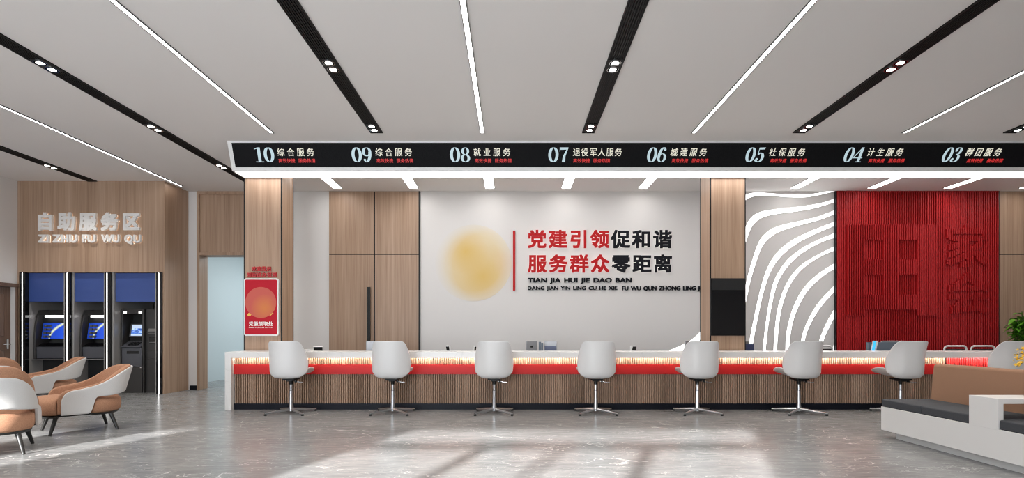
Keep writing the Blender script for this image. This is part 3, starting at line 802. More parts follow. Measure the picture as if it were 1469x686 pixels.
for chh, rect in (('家', (1358.5, 1420.5, 322, 383.5)), ('会', (1358.5, 1422, 390, 451.5))):
    V, FA = glyph(chh, .030); a, b, c, d = bbox(V)
    bv = BVHTree.FromPolygons([(v[0], v[1], 0) for v in V], FA)
    rc = MB()
    for k in range(NR):
        xc = RX0 + (k + .5) * pit; xp = CX + xc * F / YR
        if not rect[0] < xp < rect[1]: continue
        gx = a + (xp - rect[0]) / (rect[1] - rect[0]) * (b - a)
        run = None; N = 90
        for i in range(N + 1):
            gy = c + (d - c) * (i + .5) / N
            hit = i < N and bv.ray_cast((gx, gy, 1), (0, 0, -1))[0] is not None
            if hit and run is None: run = i
            if not hit and run is not None:
                if i - run >= 4: rib(rc, xc, pz(rect[3] - (rect[3]-rect[2]) * run / N, YR), pz(rect[3] - (rect[3]-rect[2]) * i / N, YR), YR, YB - .05)
                run = None
    obj('raised_character', rc, M_REDSLAT, rs, smooth=0)

# ================================================================== COUNTER
KX0, KX1 = px(322.2, 7.2), 7.6
KY0, KY1, KT = 7.205, 7.695, .757
KR = 7.29                                  # plane of the ribs
XI = KX0 + .08                             # inner face of the end panel
XS = px(1358, KR)                          # where the ribs turn red
ct = thing('service_counter', 'long white marble service counter with ribbed wood front and red band', 'counter', ((KX0+KX1)/2, 7.45, 0))
top = MB().prism([(KX0, 0), (KX0, KT), (KX1, KT), (KX1, KT - .02), (XI, KT - .02), (XI, 0)], KY0, KY1).box(XI - .001, KX1, KY0, KY0 + .025, KT - .08, KT - .019)
obj('marble_top', top, M_MARBLE, ct, bev=.002)
obj('core', MB().box(XI, KX1, KR + .031, KY1 - .02, .0, KT - .021), mat('dark_wood_core', (.10, .062, .042), .6), ct)
def ribs(x0, x1, z0, z1, pitch=.0286):
    mb = MB(); n = int((x1 - x0) / pitch); pr = []
    N = 5
    front, back = [], []
    for k in range(n):
        xa = x0 + k * pitch + .0058; xb = x0 + (k + 1) * pitch - .0058
        for i in range(N + 1):
            a = PI * i / N
            front.append(((xa+xb)/2 - math.cos(a) * (xb-xa)/2, KR + .012 - .012 * math.sin(a)))
        front.append((xb + .0006, KR + .030)); front.append((xb + .0110, KR + .030))
    A = [mb.bm.verts.new((p[0], p[1], z0)) for p in front]; B = [mb.bm.verts.new((p[0], p[1], z1)) for p in front]
    for i in range(len(front) - 1): mb.bm.faces.new((A[i], A[i+1], B[i+1], B[i]))
    return mb
ZR1, ZR0 = pz(522.9, KR), pz(537, KR)      # red band
ZK = pz(579, KR)
obj('ribbed_front', ribs(XI, KX1, ZK, ZR0), M_RIB, ct, smooth=60)
obj('ribbed_band', ribs(XI, XS, ZR1, KT - .021), M_RIB, ct, smooth=60)
o = obj('ribbed_band', ribs(XS, KX1, ZR0, KT - .021), M_REDRIB, ct, smooth=60); o['label'] = 'red ribbed band at the right end'
obj('red_band', MB().box(XI, XS, KR - .012, KR + .03, ZR0, ZR1), M_RED, ct)
obj('kickboard', MB().box(XI, KX1, KR - .006, KR + .02, 0, ZK), M_KICK, ct)
obj('light_strip', MB().box(XI + .03, KX1, KY0 + .026, KY0 + .031, KT - .072, KT - .052), M_WARM, ct, shine=(0, 1, 0), cut=(0, .5))

# ================================================================== SWIVEL CHAIRS
def lerp_keys(keys, t):
    for (a, va), (b, vb) in zip(keys, keys[1:]):
        if t <= b:
            u = (t - a) / (b - a); u = u * u * (3 - 2 * u)
            return tuple(x + (y - x) * u for x, y in zip(va, vb))
    return keys[-1][1]
def swivel_chair(loc, label):
    t = thing('swivel_chair', label, 'chair', loc, 0, 'white swivel chairs along the counter', world=False)
    # profile from seat front to top of the back: (y, z, half width, edge lift, edge forward)
    prof = [(.285, .470, .165, .022, .0), (.258, .468, .208, .055, .0), (.17, .458, .236, .092, .0), (.06, .447, .240, .122, .0), (-.04, .440, .238, .132, .0), (-.12, .438, .234, .112, .045),
            (-.185, .446, .234, .075, .10), (-.222, .478, .236, .045, .135), (-.235, .535, .240, .015, .155), (-.243, .60, .245, .0, .170), (-.248, .66, .247, .0, .172), (-.252, .73, .238, .0, .15),
            (-.257, .80, .222, .0, .11), (-.262, .86, .205, .0, .07), (-.265, .89, .190, .0, .04), (-.266, .903, .160, .0, .02)]
    cs = []
    NU = 14; A, B = [], []
    for i, (y, z, hw, li, fw) in enumerate(prof):
        y0, z0 = prof[max(i-1, 0)][:2]; y1, z1 = prof[min(i+1, len(prof)-1)][:2]
        ty, tz = y1 - y0, z1 - z0; l = math.hypot(ty, tz); ny, nz = tz / l, -ty / l      # outward (down / backward)
        if ny * -1 < 0 and z > .6: ny, nz = -ny, -nz
        ny, nz = (tz / l * -1 if tz > 0 else -tz / l), (ty / l)
        ra, rb = [], []
        for k in range(NU + 1):
            u = -1 + 2 * k / NU; e = abs(u) ** 2.6
            p = Vector((u * hw, y + fw * e, z + li * abs(u) ** (2.6 if i < 5 else 5.0)))
            ra.append(p); rb.append(p + Vector((-u * .006 * e, -ny * .014 if True else 0, -nz * .014)))
        A.append(ra); B.append(rb)
    # B must lie on the sitting side: shift towards +y / +z
    for i, (y, z, *_ ) in enumerate(prof):
        y0, z0 = prof[max(i-1, 0)][:2]; y1, z1 = prof[min(i+1, len(prof)-1)][:2]
        d_ = Vector((0, y1 - y0, z1 - z0)).normalized(); nrm = Vector((0, d_.z, -d_.y))
        if nrm.y + nrm.z < 0: nrm = -nrm
        for k in range(NU + 1):
            u = -1 + 2 * k / NU; B[i][k] = A[i][k] + nrm * .014 - Vector((u * .008 * abs(u), 0, 0))
    obj('shell', MB().sheet(A, B), M_SHELL, t, subsurf=1, smooth=80)
    obj('seat_plate', MB().box(-.075, .075, -.10, .09, .417, .436).box(-.04, .04, -.06, .05, .40, .418), M_BLACK, t, bev=.004)
    obj('collar', MB().cyl((0, 0, .36), (0, 0, .405), .022, .024, 20), M_BLACK, t)
    st = obj('stem', MB().lathe([(.030, .03), (.030, .06), (.024, .12), (.020, .28), (.019, .29), (.0165, .29), (.0165, .36)], 20), M_ALU, t)
    obj('stem_ring', MB().cyl((0, 0, .285), (0, 0, .297), .0215, None, 20), M_BLACK, st)
    obj('lever', MB().tube([(.02, -.02, .405), (.07, -.03, .398), (.12, -.04, .393), (.165, -.045, .390)], .005), M_CHROME, t)
    obj('lever_bracket', MB().box(.06, .08, -.05, -.02, .39, .42), M_BLACK, t)
    for a in (45, 135, 225, 315):
        c_, s_ = math.cos(math.radians(a)), math.sin(math.radians(a)); R = .325
        lg = MB()
        lg.tube([(c_*.015, s_*.015, .052), (c_*.12, s_*.12, .044), (c_*R, s_*R, .026)], .0, 8, [.019, .016, .011])
        o = obj('base_leg', lg, M_ALU, t)
        obj('foot', MB().lathe([(.014, 0), (.017, .004), (.017, .016), (.012, .022)], 14, (c_*(R-.008), s_*(R-.008), 0)), M_RUBBER, o)
    return t
NUMS = ['10', '09', '08', '07', '06', '05', '04', '03']
first = None
for k, nm in enumerate(NUMS):
    lb = 'white shell swivel chair at the counter below sign number ' + nm
    loc = (-.222 + 1.266 * (k - 2), 6.955, 0)
    if first is None: first = swivel_chair(loc, lb)
    else: dup(first, loc, 0, lb)

# ================================================================== ARMCHAIRS
def armchair(loc, rotz, label, poke=0.0, rise=.17):
    t = thing('armchair', label, 'armchair', loc, rotz, 'tan and grey armchairs', world=False)
    W, XF, XB, RX = .315, .20, -.10, .27
    path = []
    n1, n2 = 16, 40
    for k in range(n1): path.append((XF + (XB - XF) * k / n1, -W))
    for k in range(n2 + 1):
        a = -PI/2 - PI * k / n2
        ca, sa = math.cos(a), math.sin(a)
        ex = .8
        path.append((XB + RX * (abs(ca) ** ex) * (1 if ca > 0 else -1), W * (abs(sa) ** ex) * (1 if sa > 0 else -1)))
    for k in range(1, n1 + 1): path.append((XB + (XF - XB) * k / n1, W))
    L = [0]
    for a, b in zip(path, path[1:]): L.append(L[-1] + math.dist(a, b))
    T = L[-1]
    def sm(a, b, x):
        u = min(1, max(0, (x - a) / (b - a))); return u*u*(3-2*u)
    def make(inset, thick, dtop, dfront, dbot):
        A, B = [], []
        nv = 10
        for i, p in enumerate(path):
            s = min(L[i], T - L[i]); q = s / (T / 2)
            a = path[max(i-1, 0)]; b = path[min(i+1, len(path)-1)]
            tx, ty = b[0]-a[0], b[1]-a[1]; l = math.hypot(tx, ty); nx, ny = -ty/l, tx/l
            if nx * p[0] + ny * p[1] < 0 and abs(p[1]) > .01: nx, ny = -nx, -ny
            if q > .9: 
                if nx > 0: nx, ny = -nx, -ny
            rr = .11
            drop = rr * (1 - math.sqrt(max(0, 1 - (1 - min(1, s / rr)) ** 2)))
            zt_ = .435 + .035 * sm(.08, .30, s) + rise * sm(.24, .62, s) + .012 * sm(.5, T/2, s) - drop + dtop
            zb_ = .192 + .165 * sm(.235, .285, s) + .035 * sm(.3, T/2, s) + dbot
            ra, rb = [], []
            lean = .04 + .24 * sm(.25, T/2, s)
            fx = dfront * (1 - sm(0, .12, s))
            for j in range(nv + 1):
                z = zb_ + (zt_ - zb_) * j / nv
                off = lean * max(0, z - .34) - inset
                ra.append((p[0] + nx * off + fx, p[1] + ny * off, z))
                rb.append((p[0] + nx * (off - thick) + fx, p[1] + ny * (off - thick), z))
            A.append(ra); B.append(rb)
        return MB().sheet(A, B)
    obj('outer_shell', make(0, .022, -poke, 0, 0), M_GREYF, t, subsurf=1, smooth=80)
    obj('inner_pad', make(.022, .05, .012, .028, .012), M_TAN, t, subsurf=1, smooth=80)
    # seat cushion
    out = []
    half = [(.365, .0), (.362, .10), (.35, .20), (.325, .265), (.285, .295), (.235, .29), (.205, .235), (.10, .232), (-.03, .232), (-.06, .285), (-.15, .29), (-.23, .25), (-.30, .17), (-.335, .08)]
    loop = [(x, y) for x, y in half] + [(-.345, 0)] + [(x, -y) for x, y in half[::-1][:-1]]
    loop = catmull(loop, 3, True)
    prof = [(.05, .192), (.015, .196), (.0, .215), (-.006, .26), (-.004, .305), (.012, .338), (.05, .356), (.14, .366)]
    loops = []
    for ins, z in prof:
        loops.append([(x * (1 - ins / .34), y * (1 - ins / .28), z + .012 * x) for x, y in loop])
    obj('seat_cushion', MB().loft(loops), M_TAN, t, smooth=80)
    obj('base_frame', MB().loft([[(x*.93, y*.93, .172) for x, y in loop], [(x*.96, y*.96, .192) for x, y in loop]]), M_LEG, t)
    for sx, sy in ((1, 1), (1, -1), (-1, 1), (-1, -1)):
        obj('leg', MB().cyl((sx*.22 + .0, sy*.20, .18), (sx*.275, sy*.245, 0), .021, .013, 14), M_LEG, t)
    return t
def yaw(fx, fy): return math.atan2(fy, fx)
a0 = armchair((-4.47, 5.77, 0), yaw(-.68, -.73), 'tan and grey armchair turned sideways in the sunlight, nearest the counter')
b0 = dup(a0, (-6.43, 7.68, 0), yaw(-.72, -.70), 'tan and grey armchair standing in front of the cash machines')
c0 = armchair((-4.38, 4.68, 0), yaw(-.57, .82), 'largest armchair, grey back turned, cut by the left edge of the view', .075, .245)
dup(c0, (-5.92, 6.33, 0), yaw(-.57, .82), 'armchair mostly hidden behind the largest armchair, only its rim showing')

# ================================================================== CASH MACHINE BAYS
PW = .045
posts = [33.9, 98.2, 155, 229]
PN = ['by the left wall', 'between the first and second cash machine', 'between the second cash machine and the standing kiosk', 'right of the standing kiosk']
for x, nm in zip(posts, PN):
    X = px(x, YA)
    t = thing('light_post', 'black post with a glowing white strip ' + nm, 'light post', (X, YA - .01, 0), group='light posts of the cash machine alcove')
    obj('post', MB().box(X - PW, X + PW, YA - .02, YA + .05, 0, AZ), M_BLACKG, t)
    obj('light_strip', MB().box(X - .0085, X + .0085, YA - .026, YA - .02, 0.002, AZ - .01), M_POSTL, t, shine=(0, -1, 0), cut=(2, .4))
parts_ = [(-8.095, -7.995, 'left of the first cash machine'), (-7.395, -7.225, 'between the two blue-screen cash machines'), (-6.735, -6.56, 'left of the standing kiosk'), (-5.885, -5.765, 'right of the standing kiosk')]
for a, b, nm in parts_:
    centred('booth_partition', MB().box(a, b, YA + .03, 10.2, 0, AZ), M_GREYB, 'glossy grey booth partition ' + nm, 'partition', group='grey booth partitions')
    e = C.objects[-1]
bays = [(-7.995, -7.395, 'above the first cash machine'), (-7.225, -6.735, 'above the second cash machine'), (-6.56, -5.885, 'above the standing kiosk')]
for a, b, nm in bays:
    centred('header_panel', MB().box(a, b, YA + .055, YA + .10, pz(433, YA + .055), AZ - .004), M_BLUEP, 'plain blue header panel ' + nm, 'panel', group='blue header panels', bev=.002)

def wall_atm(a, b, label):
    X0, X1 = a + .004, b - .004
    yb_ = 9.75
    t = thing('cash_machine', label, 'cash machine', ((X0+X1)/2, 9.5, 0), group='built-in cash machines')
    ZL = .565
    def cheek(x0, x1):
        pts = [(9.31, ZL), (9.30, .70), (9.305, .90), (9.325, 1.12), (9.36, 1.28), (9.41, 1.385), (9.6, 1.40), (9.6, ZL)]
        return MB().prism(pts, x0, x1, 'x')
    cw = .035
    obj('side_cheek', cheek(X0, X0 + cw), M_ATM, t, bev=.004); obj('side_cheek', cheek(X1 - cw, X1), M_ATM, t, bev=.004)
    obj('hood', MB().prism([(9.365, 1.30), (9.42, 1.385), (9.6, 1.385), (9.6, 1.30)], X0 + cw, X1 - cw, 'x'), M_ATM, t)
    obj('fascia', MB().prism([(9.45, .90), (9.45, 1.30), (9.6, 1.30), (9.6, .90)], X0 + cw, X1 - cw, 'x'), M_DARK, t)
    obj('lower_panel', MB().prism([(9.335, ZL + .01), (9.33, .77), (9.6, .77), (9.6, ZL + .01)], X0 + cw, X1 - cw, 'x'), M_ATM2, t, bev=.004)
    obj('shelf', MB().prism([(9.34, .775), (9.44, .83), (9.6, .83), (9.6, .775)], X0 + cw, X1 - cw, 'x'), M_BLACKG, t)
    sx0, sx1 = X0 + cw + .03, X1 - cw - .015
    ys = 9.435
    obj('screen', MB().prism([(ys - .045, .905), (ys - .042, .905), (ys + .003, 1.175), (ys, 1.175)], sx0, sx1, 'x'), M_ATMS, t)
    for c_, xk in enumerate((sx0 + .07, sx0 + .135)):
        for r_ in range(4):
            zk = .94 + r_ * .06
            obj('function_key', MB().box(xk - .02, xk + .02, ys - .075 + r_ * .008, ys - .02 + r_ * .008, zk - .018, zk + .018), M_ATM2, t, bev=.003)
    obj('lamp', MB().box(X0 + cw + .09, X1 - cw - .03, 9.39, 9.445, 1.262, 1.298), mat('atm_lamp', (1, 1, 1), .5, emit=(1, 1, 1), estr=3), t)
    obj('ledge', MB().box(X0, X1, 9.27, 9.6, ZL - .012, ZL), M_ALU, t)
    obj('base_panel', MB().box(X0, X1, 9.50, 9.6, 0, ZL - .012), M_DARK, t)
    # small words and a red block on the screen
    obj('red_mark', MB().box(sx1 - .035, sx1 - .005, ys - .049, ys - .046, .92, .985), mat('screen_red', (.4, .03, .02), .4, emit=(.6, .05, .03), estr=.6), t)
wall_atm(bays[0][0], bays[0][1], 'built-in cash machine with blue screen, nearest the left wall')
wall_atm(bays[1][0], bays[1][1], 'built-in cash machine with blue screen in the middle bay')

# standing kiosk in the right bay
KF = 9.33
X0, X1 = -6.545, -6.165
t = thing('cash_kiosk', 'dark standing cash kiosk with tilted screen in the right bay', 'cash machine', ((X0+X1)/2, 9.55, 0))
ZTK = pz(442.5, KF)
ch = .028
for a in (X0, X1 - ch):
    obj('side_cheek', MB().prism([(KF + .02, 0), (KF + .01, .66), (KF - .01, .78), (KF + .0, 1.0), (KF + .012, ZTK - .02), (KF + .04, ZTK), (9.85, ZTK), (9.85, 0)], a, a + ch, 'x'), M_ATM, t, bev=.004)
ix0, ix1 = X0 + ch, X1 - ch
obj('hood', MB().prism([(KF + .012, 1.325), (KF + .03, ZTK - .006), (9.85, ZTK - .006), (9.85, 1.325)], ix0, ix1, 'x'), M_ATM, t)
for xx in (ix0 + .035, ix1 - .035):
    obj('lamp', MB().box(xx - .024, xx + .024, KF + .006, KF + .02, 1.33, 1.36), mat('kiosk_lamp', (1, 1, 1), .5, emit=(1, .98, .95), estr=1.3), t)
obj('recess_panel', MB().prism([(KF + .17, .80), (KF + .27, 1.325), (9.85, 1.325), (9.85, .80)], ix0, ix1, 'x'), M_DARK, t)
bz = obj('screen_bezel', MB().prism([(KF + .09, .94), (KF + .14, 1.155), (KF + .20, 1.155), (KF + .17, .94)], ix0 + .045, ix1 - .004, 'x'), M_ATM2, t, bev=.004)
obj('screen', MB().prism([(KF + .0915, .955), (KF + .1345, 1.14), (KF + .137, 1.14), (KF + .094, .955)], ix0 + .075, ix1 - .02, 'x'), M_KIOSK, bz)
sh_ = obj('keypad_shelf', MB().prism([(KF - .035, .775), (KF + .15, .87), (9.6, .87), (9.6, .76), (KF - .03, .76)], ix0, ix1, 'x'), M_ATM2, t, bev=.003)
kp = MB()
for i in range(4):
    for j in range(3):
        xa = ix0 + .09 + i * .045; u = .03 + j * .035
        kp.box(xa, xa + .036, KF - .035 + u, KF - .035 + u + .026, .775 + u * .51 + .004, .775 + u * .51 + .022)
obj('keypad', kp, M_BLACK, sh_)
obj('upper_door', MB().box(ix0, ix1, KF - .012, 9.6, .44, .755), M_ATM2, t, bev=.004)
obj('cash_slot', MB().box(ix0 + .08, ix1 - .04, KF - .016, KF - .01, .655, .70), M_BLACKG, t)
obj('lower_door', MB().box(ix0, ix1, KF + .005, 9.6, 0, .435), M_ATM, t, bev=.003)
obj('lock', MB().cyl((ix1 - .02, KF - .002, .425), (ix1 - .02, KF + .01, .425), .011), M_CHROME, t)
X2, X3 = X1 + .003, -5.89
t = thing('card_cabinet', 'narrow dark card cabinet right of the standing kiosk', 'cabinet', ((X2+X3)/2, 9.6, 0))
YC = 9.39
obj('cabinet_body', MB().box(X2, X3, YC + .01, 9.85, 0, pz(444, YC)), M_ATM, t)
for z0, z1 in ((.0, .565), (.57, .70), (.705, 1.0), (1.005, pz(444, YC))):
    obj('front_panel', MB().box(X2, X3, YC, YC + .012, z0, z1), M_ATM, t, bev=.003)
xc = X2 + .125
cr = obj('card_reader', MB().prism([(YC - .045, .985), (YC - .05, 1.03), (YC - .02, 1.075), (YC + .002, 1.075), (YC + .002, .985)], xc - .07, xc + .07, 'x'), mat('grey_plastic', (.14, .135, .13), .4), t, bev=.005)
obj('card_slot', MB().box(xc - .05, xc + .05, YC - .056, YC - .046, 1.005, 1.018), M_BLACKG, cr)
rp = obj('receipt_port', MB().box(xc - .065, xc + .06, YC - .012, YC, .83, .93), M_BLACKG, t, bev=.004)
obj('port_lip', MB().box(xc - .05, xc + .045, YC - .03, YC - .01, .835, .85), mat('grey_plastic', (.14, .135, .13), .4), rp)

# ================================================================== SOFA BENCH (right)
BX0, BX1 = 3.55, 4.20
BY0, BY1 = 2.3, 5.365
sf = thing('bench_sofa', 'white based bench sofa with charcoal seat cushions and brown backrest', 'sofa', (3.88, 3.9, 0))
obj('plinth', MB().box(BX0 + .085, BX1 - .02, BY0 + .08, BY1 - .09, 0, .075), M_SOFA, sf)
obj('base', MB().box(BX0, BX1, BY0, BY1, .071, .295), M_SOFA, sf, bev=.003)
cz0, cz1 = .2955, .366
for a, b, xa, xb in ((4.853, 5.363, BX0 + .004, 4.02), (4.335, 4.847, BX0 + .004, 4.02), (4.075, 4.329, BX0 + .045, 4.02), (3.2, 4.068, BX0 + .004, 4.02), (2.32, 3.194, BX0 + .004, 4.02)):
    obj('seat_cushion', MB().box(xa, xb, a, b, cz0, cz1), M_CHAR, sf, bev=.010, seg=3)
obj('backrest', MB().prism([(4.022, .30), (4.018, .34), (4.05, .69), (4.066, .702), (4.16, .702), (4.175, .69), (4.185, .30)], BY0 + .01, BY1 - .004, 'y'), M_BROWN, sf, bev=.012, seg=3)
sd = obj('side_table', MB().prism([(BX0 - .001, .29), (BX0 - .001, .520), (4.03, .520), (4.03, .482), (BX0 + .040, .482), (BX0 + .040, .29)], 4.072, 4.332), M_SOFA, sf, bev=.002)

# vase with yellow twigs on the bench table
VX, VY, VZ = 3.945, 4.20, .521
t = thing('flower_vase', 'white vase with yellow blossoming twigs on the bench table, cut by the right edge', 'vase', (VX, VY, VZ))
obj('vase', MB().lathe([(.022, 0), (.030, .01), (.036, .05), (.032, .10), (.018, .135), (.022, .15), (.016, .15), (.014, .12), (.004, .05)], 24, (VX, VY, VZ)), M_POT, t, smooth=60)
rnd = random.Random(3)
tw = [((1456, 509), 4.20), ((1454, 517), 4.17), ((1458, 526), 4.15), ((1462, 501), 4.24), ((1475, 490), 4.25), ((1495, 485), 4.2), ((1500, 505), 4.1)]
for (qx, qy), yy in tw:
    e = Vector((px(qx, yy), yy, pz(qy, yy)))
    b_ = Vector((VX, VY, VZ + .14)); m_ = b_ + Vector((.02, 0, .13)); mid = (m_ + e) / 2 + Vector((.02, 0, .04))
    pts = [b_, (b_ + m_) / 2, m_, mid, (mid + e) / 2, e]
    br = obj('twig', MB().tube(pts, .002, 6), M_TWIG, t)
    bl = MB()
    for k in range(26):
        u = rnd.random() ** .7
        p = m_.lerp(e, .2 + .8 * u) + Vector((rnd.uniform(-.012, .012), rnd.uniform(-.012, .012), rnd.uniform(-.010, .012) + .03 * math.sin(PI * (.2 + .8*u))))
        a0_ = rnd.uniform(0, 6); nrm = Vector((rnd.uniform(-1, 1), rnd.uniform(-1, .2), rnd.uniform(-.5, 1))).normalized()
        uu = nrm.orthogonal().normalized(); vv = nrm.cross(uu); r_ = rnd.uniform(.008, .013)
        for j in range(4):
            a = a0_ + j * PI / 2
            d1 = uu * math.cos(a) + vv * math.sin(a); d2 = -uu * math.sin(a) + vv * math.cos(a)
            bl.quadloop([p, p + d1 * r_ * .55 + d2 * r_ * .35 + nrm * r_ * .3, p + d1 * r_ + nrm * r_ * .55, p + d1 * r_ * .55 - d2 * r_ * .35 + nrm * r_ * .3])
    obj('blossoms', bl, M_YEL, br)

# leafy plant behind the counter at the right edge
QX, QY = px(1470, 9.15), 9.15
t = thing('potted_plant', 'bushy green leafy plant against the wood panel at the right edge', 'plant', (QX, QY, 0))
obj('pot', MB().lathe([(.17, 0), (.19, .02), (.23, .44), (.245, .46), (.225, .46), (.21, .42), (.05, .40)], 32, (QX, QY, 0)), M_POT, t, smooth=60)
obj('soil', MB().cyl((QX, QY, .40), (QX, QY, .425), .205), M_SOIL, t)
rnd = random.Random(11)
stems = MB(); leaves = MB()
for i in range(11):
    a = 2 * PI * i / 11; r_ = rnd.uniform(.06, .22)
    tip = Vector((QX + r_ * math.cos(a), QY + r_ * math.sin(a), rnd.uniform(1.0, 1.40)))
    base = Vector((QX + .05 * math.cos(a), QY + .05 * math.sin(a), .41))
    mid = base.lerp(tip, .55) + Vector((-.03 * math.cos(a), -.03 * math.sin(a), .05))
    stems.tube([base, mid, tip], .007, 7)
    for k in range(13):
        u = .42 + .62 * k / 13
        p = base.lerp(mid, min(1, u * 1.8)) if u < .55 else mid.lerp(tip, min(1, (u - .55) / .45))
        az = k * 2.4 + i; el = rnd.uniform(-.15, .75)
        d_ = Vector((math.cos(az) * math.cos(el), math.sin(az) * math.cos(el), math.sin(el)))
        L_ = rnd.uniform(.15, .25); w_ = L_ * rnd.uniform(.20, .27)
        side = d_.cross(Vector((0, 0, 1))).normalized(); up = side.cross(d_).normalized()
        rows = []
        for s in range(7):
            q = s / 6; c_ = p + d_ * L_ * q - Vector((0, 0, 1)) * L_ * .45 * q * q
            ww = w_ * math.sin(PI * min(.999, max(.02, q ** .85)))
            rows.append([c_ - side * ww + up * ww * .35, c_, c_ + side * ww + up * ww * .35])
        V_ = [[leaves.bm.verts.new(x) for x in r] for r in rows]
        for r0, r1 in zip(V_, V_[1:]):
            for j in range(2): leaves.bm.faces.new((r0[j], r0[j+1], r1[j+1], r1[j]))
obj('stems', stems, M_STEM, t); obj('foliage', leaves, M_LEAF, t, smooth=80)

# ================================================================== WORK DESKS AND WHAT STANDS ON THEM
ZD = .66
for a, b, nm in ((COL1[1] + .05, COL2[0] - .05, 'behind the left part of the counter'), (COL2[1] + .05, 7.4, 'behind the right part of the counter')):
    t = thing('work_desk', 'plain staff desk hidden ' + nm, 'desk', ((a+b)/2, 8.1, 0), group='staff desks behind the counter')
    obj('desktop', MB().box(a, b, 7.76, 8.40, ZD - .03, ZD), M_DESK, t, bev=.003)
    for x in (a + .02, (a+b)/2, b - .06):
        obj('desk_panel', MB().box(x, x + .04, 7.80, 8.36, 0, ZD - .03), M_DESK, t)
def monitor(x0, x1, ytop, Y, label, yaw_=0.0, back=M_SILVER, logo=True, tilt=.0, navy=False):
    X0, X1 = px(x0, Y), px(x1, Y); zt_ = pz(ytop, Y); hw = (X1 - X0) / 2
    t = thing('computer_monitor', label, 'monitor', ((X0+X1)/2, Y + .03, ZD), yaw_, 'computer monitors on the staff desks', world=False)
    h = zt_ - ZD
    obj('casing', MB().box(-hw, hw, -.012, .012, .05, h), back, t, bev=.008, seg=3)
    if navy: obj('rear_panel', MB().box(-hw + .012, hw - .012, -.015, -.011, .05, h - .07), M_NAVY, t); obj('silver_line', MB().box(-hw + .03, hw - .03, -.0165, -.0145, .078, .086), M_SILVER, t)
    obj('screen', MB().box(-hw + .01, hw - .01, .011, .014, .065, h - .012), M_BLACKG, t)
    obj('stand', MB().prism([(-.05, 0), (-.012, .10), (.0, .10), (-.03, .006), (.09, .006), (.09, 0)], -.04, .04, 'x'), M_SILVER, t)
    if logo:
        lg = MB()
        lg.cyl((-.007, -.0135, h*.62), (-.007, -.0115, h*.62), .011, None, 16).cyl((.006, -.0135, h*.62), (.006, -.0115, h*.62), .011, None, 16).cyl((.002, -.0135, h*.62 + .017), (.005, -.0115, h*.62 + .017), .004, None, 8)
        obj('logo', lg, M_BLACK, t)
    return t
monitor(524.5, 548, 489.3, 7.95, 'silver monitor half hidden behind the chair under number 09', .15, M_SILVER, False)
monitor(754.5, 770.5, 489, 7.95, 'silver monitor with a small dark mark, left of the blue folders', .2, M_SILVER, True)
monitor(780.5, 799.5, 489.3, 7.95, 'monitor with navy rear panel right of the blue folders', -.1, M_SILVER, False, navy=True)
monitor(983, 990, 489.6, 7.95, 'sliver of a grey monitor left of the chair under number 06', .3, M_SILVER, False)
monitor(1266, 1303, 489, 8.1, 'wide silver monitor behind the chair under number 04', .0, M_SILVER, False)
def folder(x0, x1, ytop, Y, m, label, cat='folder', name='folder', g=None):
    X0, X1 = px(x0, Y), px(x1, Y)
    t = thing(name, label, cat, ((X0+X1)/2, Y, ZD), group=g)
    z1 = pz(ytop, Y)
    obj('cover', MB().box(X0, X1, Y - .004, Y, ZD, z1).box(X0, X1, Y + .045, Y + .049, ZD, z1).box(X0, X0 + .004, Y, Y + .045, ZD, z1), m, t, bev=.001)
    obj('pages', MB().box(X0 + .006, X1 - .008, Y + .002, Y + .043, ZD, z1 - .012), M_WHITETXT, t)
folder(773, 776.2, 490.6, 7.85, M_SLATE, 'slate blue folder standing beside the silver monitor', g='blue folders')
folder(776.6, 779.2, 492, 7.85, M_SLATE, 'slate blue folder standing beside the navy monitor', g='blue folders')
folder(1069.3, 1081.3, 493.7, 7.86, M_NAVY, 'navy file box standing right of the wall screen column', 'file box', 'file_box')
folder(1069.5, 1074.2, 490.2, 7.95, mat('grey_brown_card', (.16, .15, .14), .6), 'small grey brown card file behind the navy file box', 'file box', 'file_box')
folder(1245.5, 1294, 491.2, 7.98, M_SLATE, 'wide slate blue document stand behind the cyan tablet', 'document stand', 'document_stand')
t = thing('tablet', 'tablet with bright cyan screen leaning on the slate stand', 'tablet', (px(1253, 7.9), 7.9, ZD))
def lean(x0, x1, shift, y0, y1, Y, yf, yb_):
    return MB().prism([(px(x0, Y), pz(y1, Y)), (px(x1, Y), pz(y1, Y)), (px(x1 + shift, Y), pz(y0, Y)), (px(x0 + shift, Y), pz(y0, Y))], yf, yb_)
ZDp = HY + (H - ZD) * F / 7.9
obj('casing', lean(1248.6, 1254.2, 5, 489, ZDp, 7.9, 7.885, 7.93), M_SHELL, t, bev=.003)
obj('screen', lean(1247.8, 1251.6, 4.4, 489.8, ZDp - 1, 7.9, 7.882, 7.886), M_CYAN, t)
def terminal(xc, w_px, ytop, Y, label, wide=False, rot=0.0):
    X = px(xc, Y); hw = w_px * Y / F / 2; h = pz(ytop, Y) - ZD
    t = thing('desk_terminal', label, 'terminal', (X, Y, ZD), rot, 'small terminals on the staff desks', world=False)
    obj('base', MB().box(-hw*.9, hw*.9, -.04, .06, 0, .015), M_SHELL, t, bev=.004)
    c = obj('casing', MB().prism([(.045, .012), (.02, .012), (-.02, h - .012), (-.008, h), (.02, h - .004)], -hw, hw, 'x'), M_SHELL, t, bev=.006)
    obj('screen', MB().prism([(.021, .02), (.018, .02), (-.0215, h - .014), (-.0185, h - .012)], -hw + .008, hw - .008, 'x'), M_BLACK, t)
    return t
terminal(456.5, 13.5, 496.8, 7.9, 'small dark screen terminal between the chairs under numbers 10 and 09', rot=.2)
terminal(643, 6.5, 496, 7.9, 'small white and black terminal left of the chair under number 08', rot=-.5)
terminal(681.5, 4, 496.3, 7.95, 'tiny white terminal peeking out beside the chair under number 08', rot=.4)
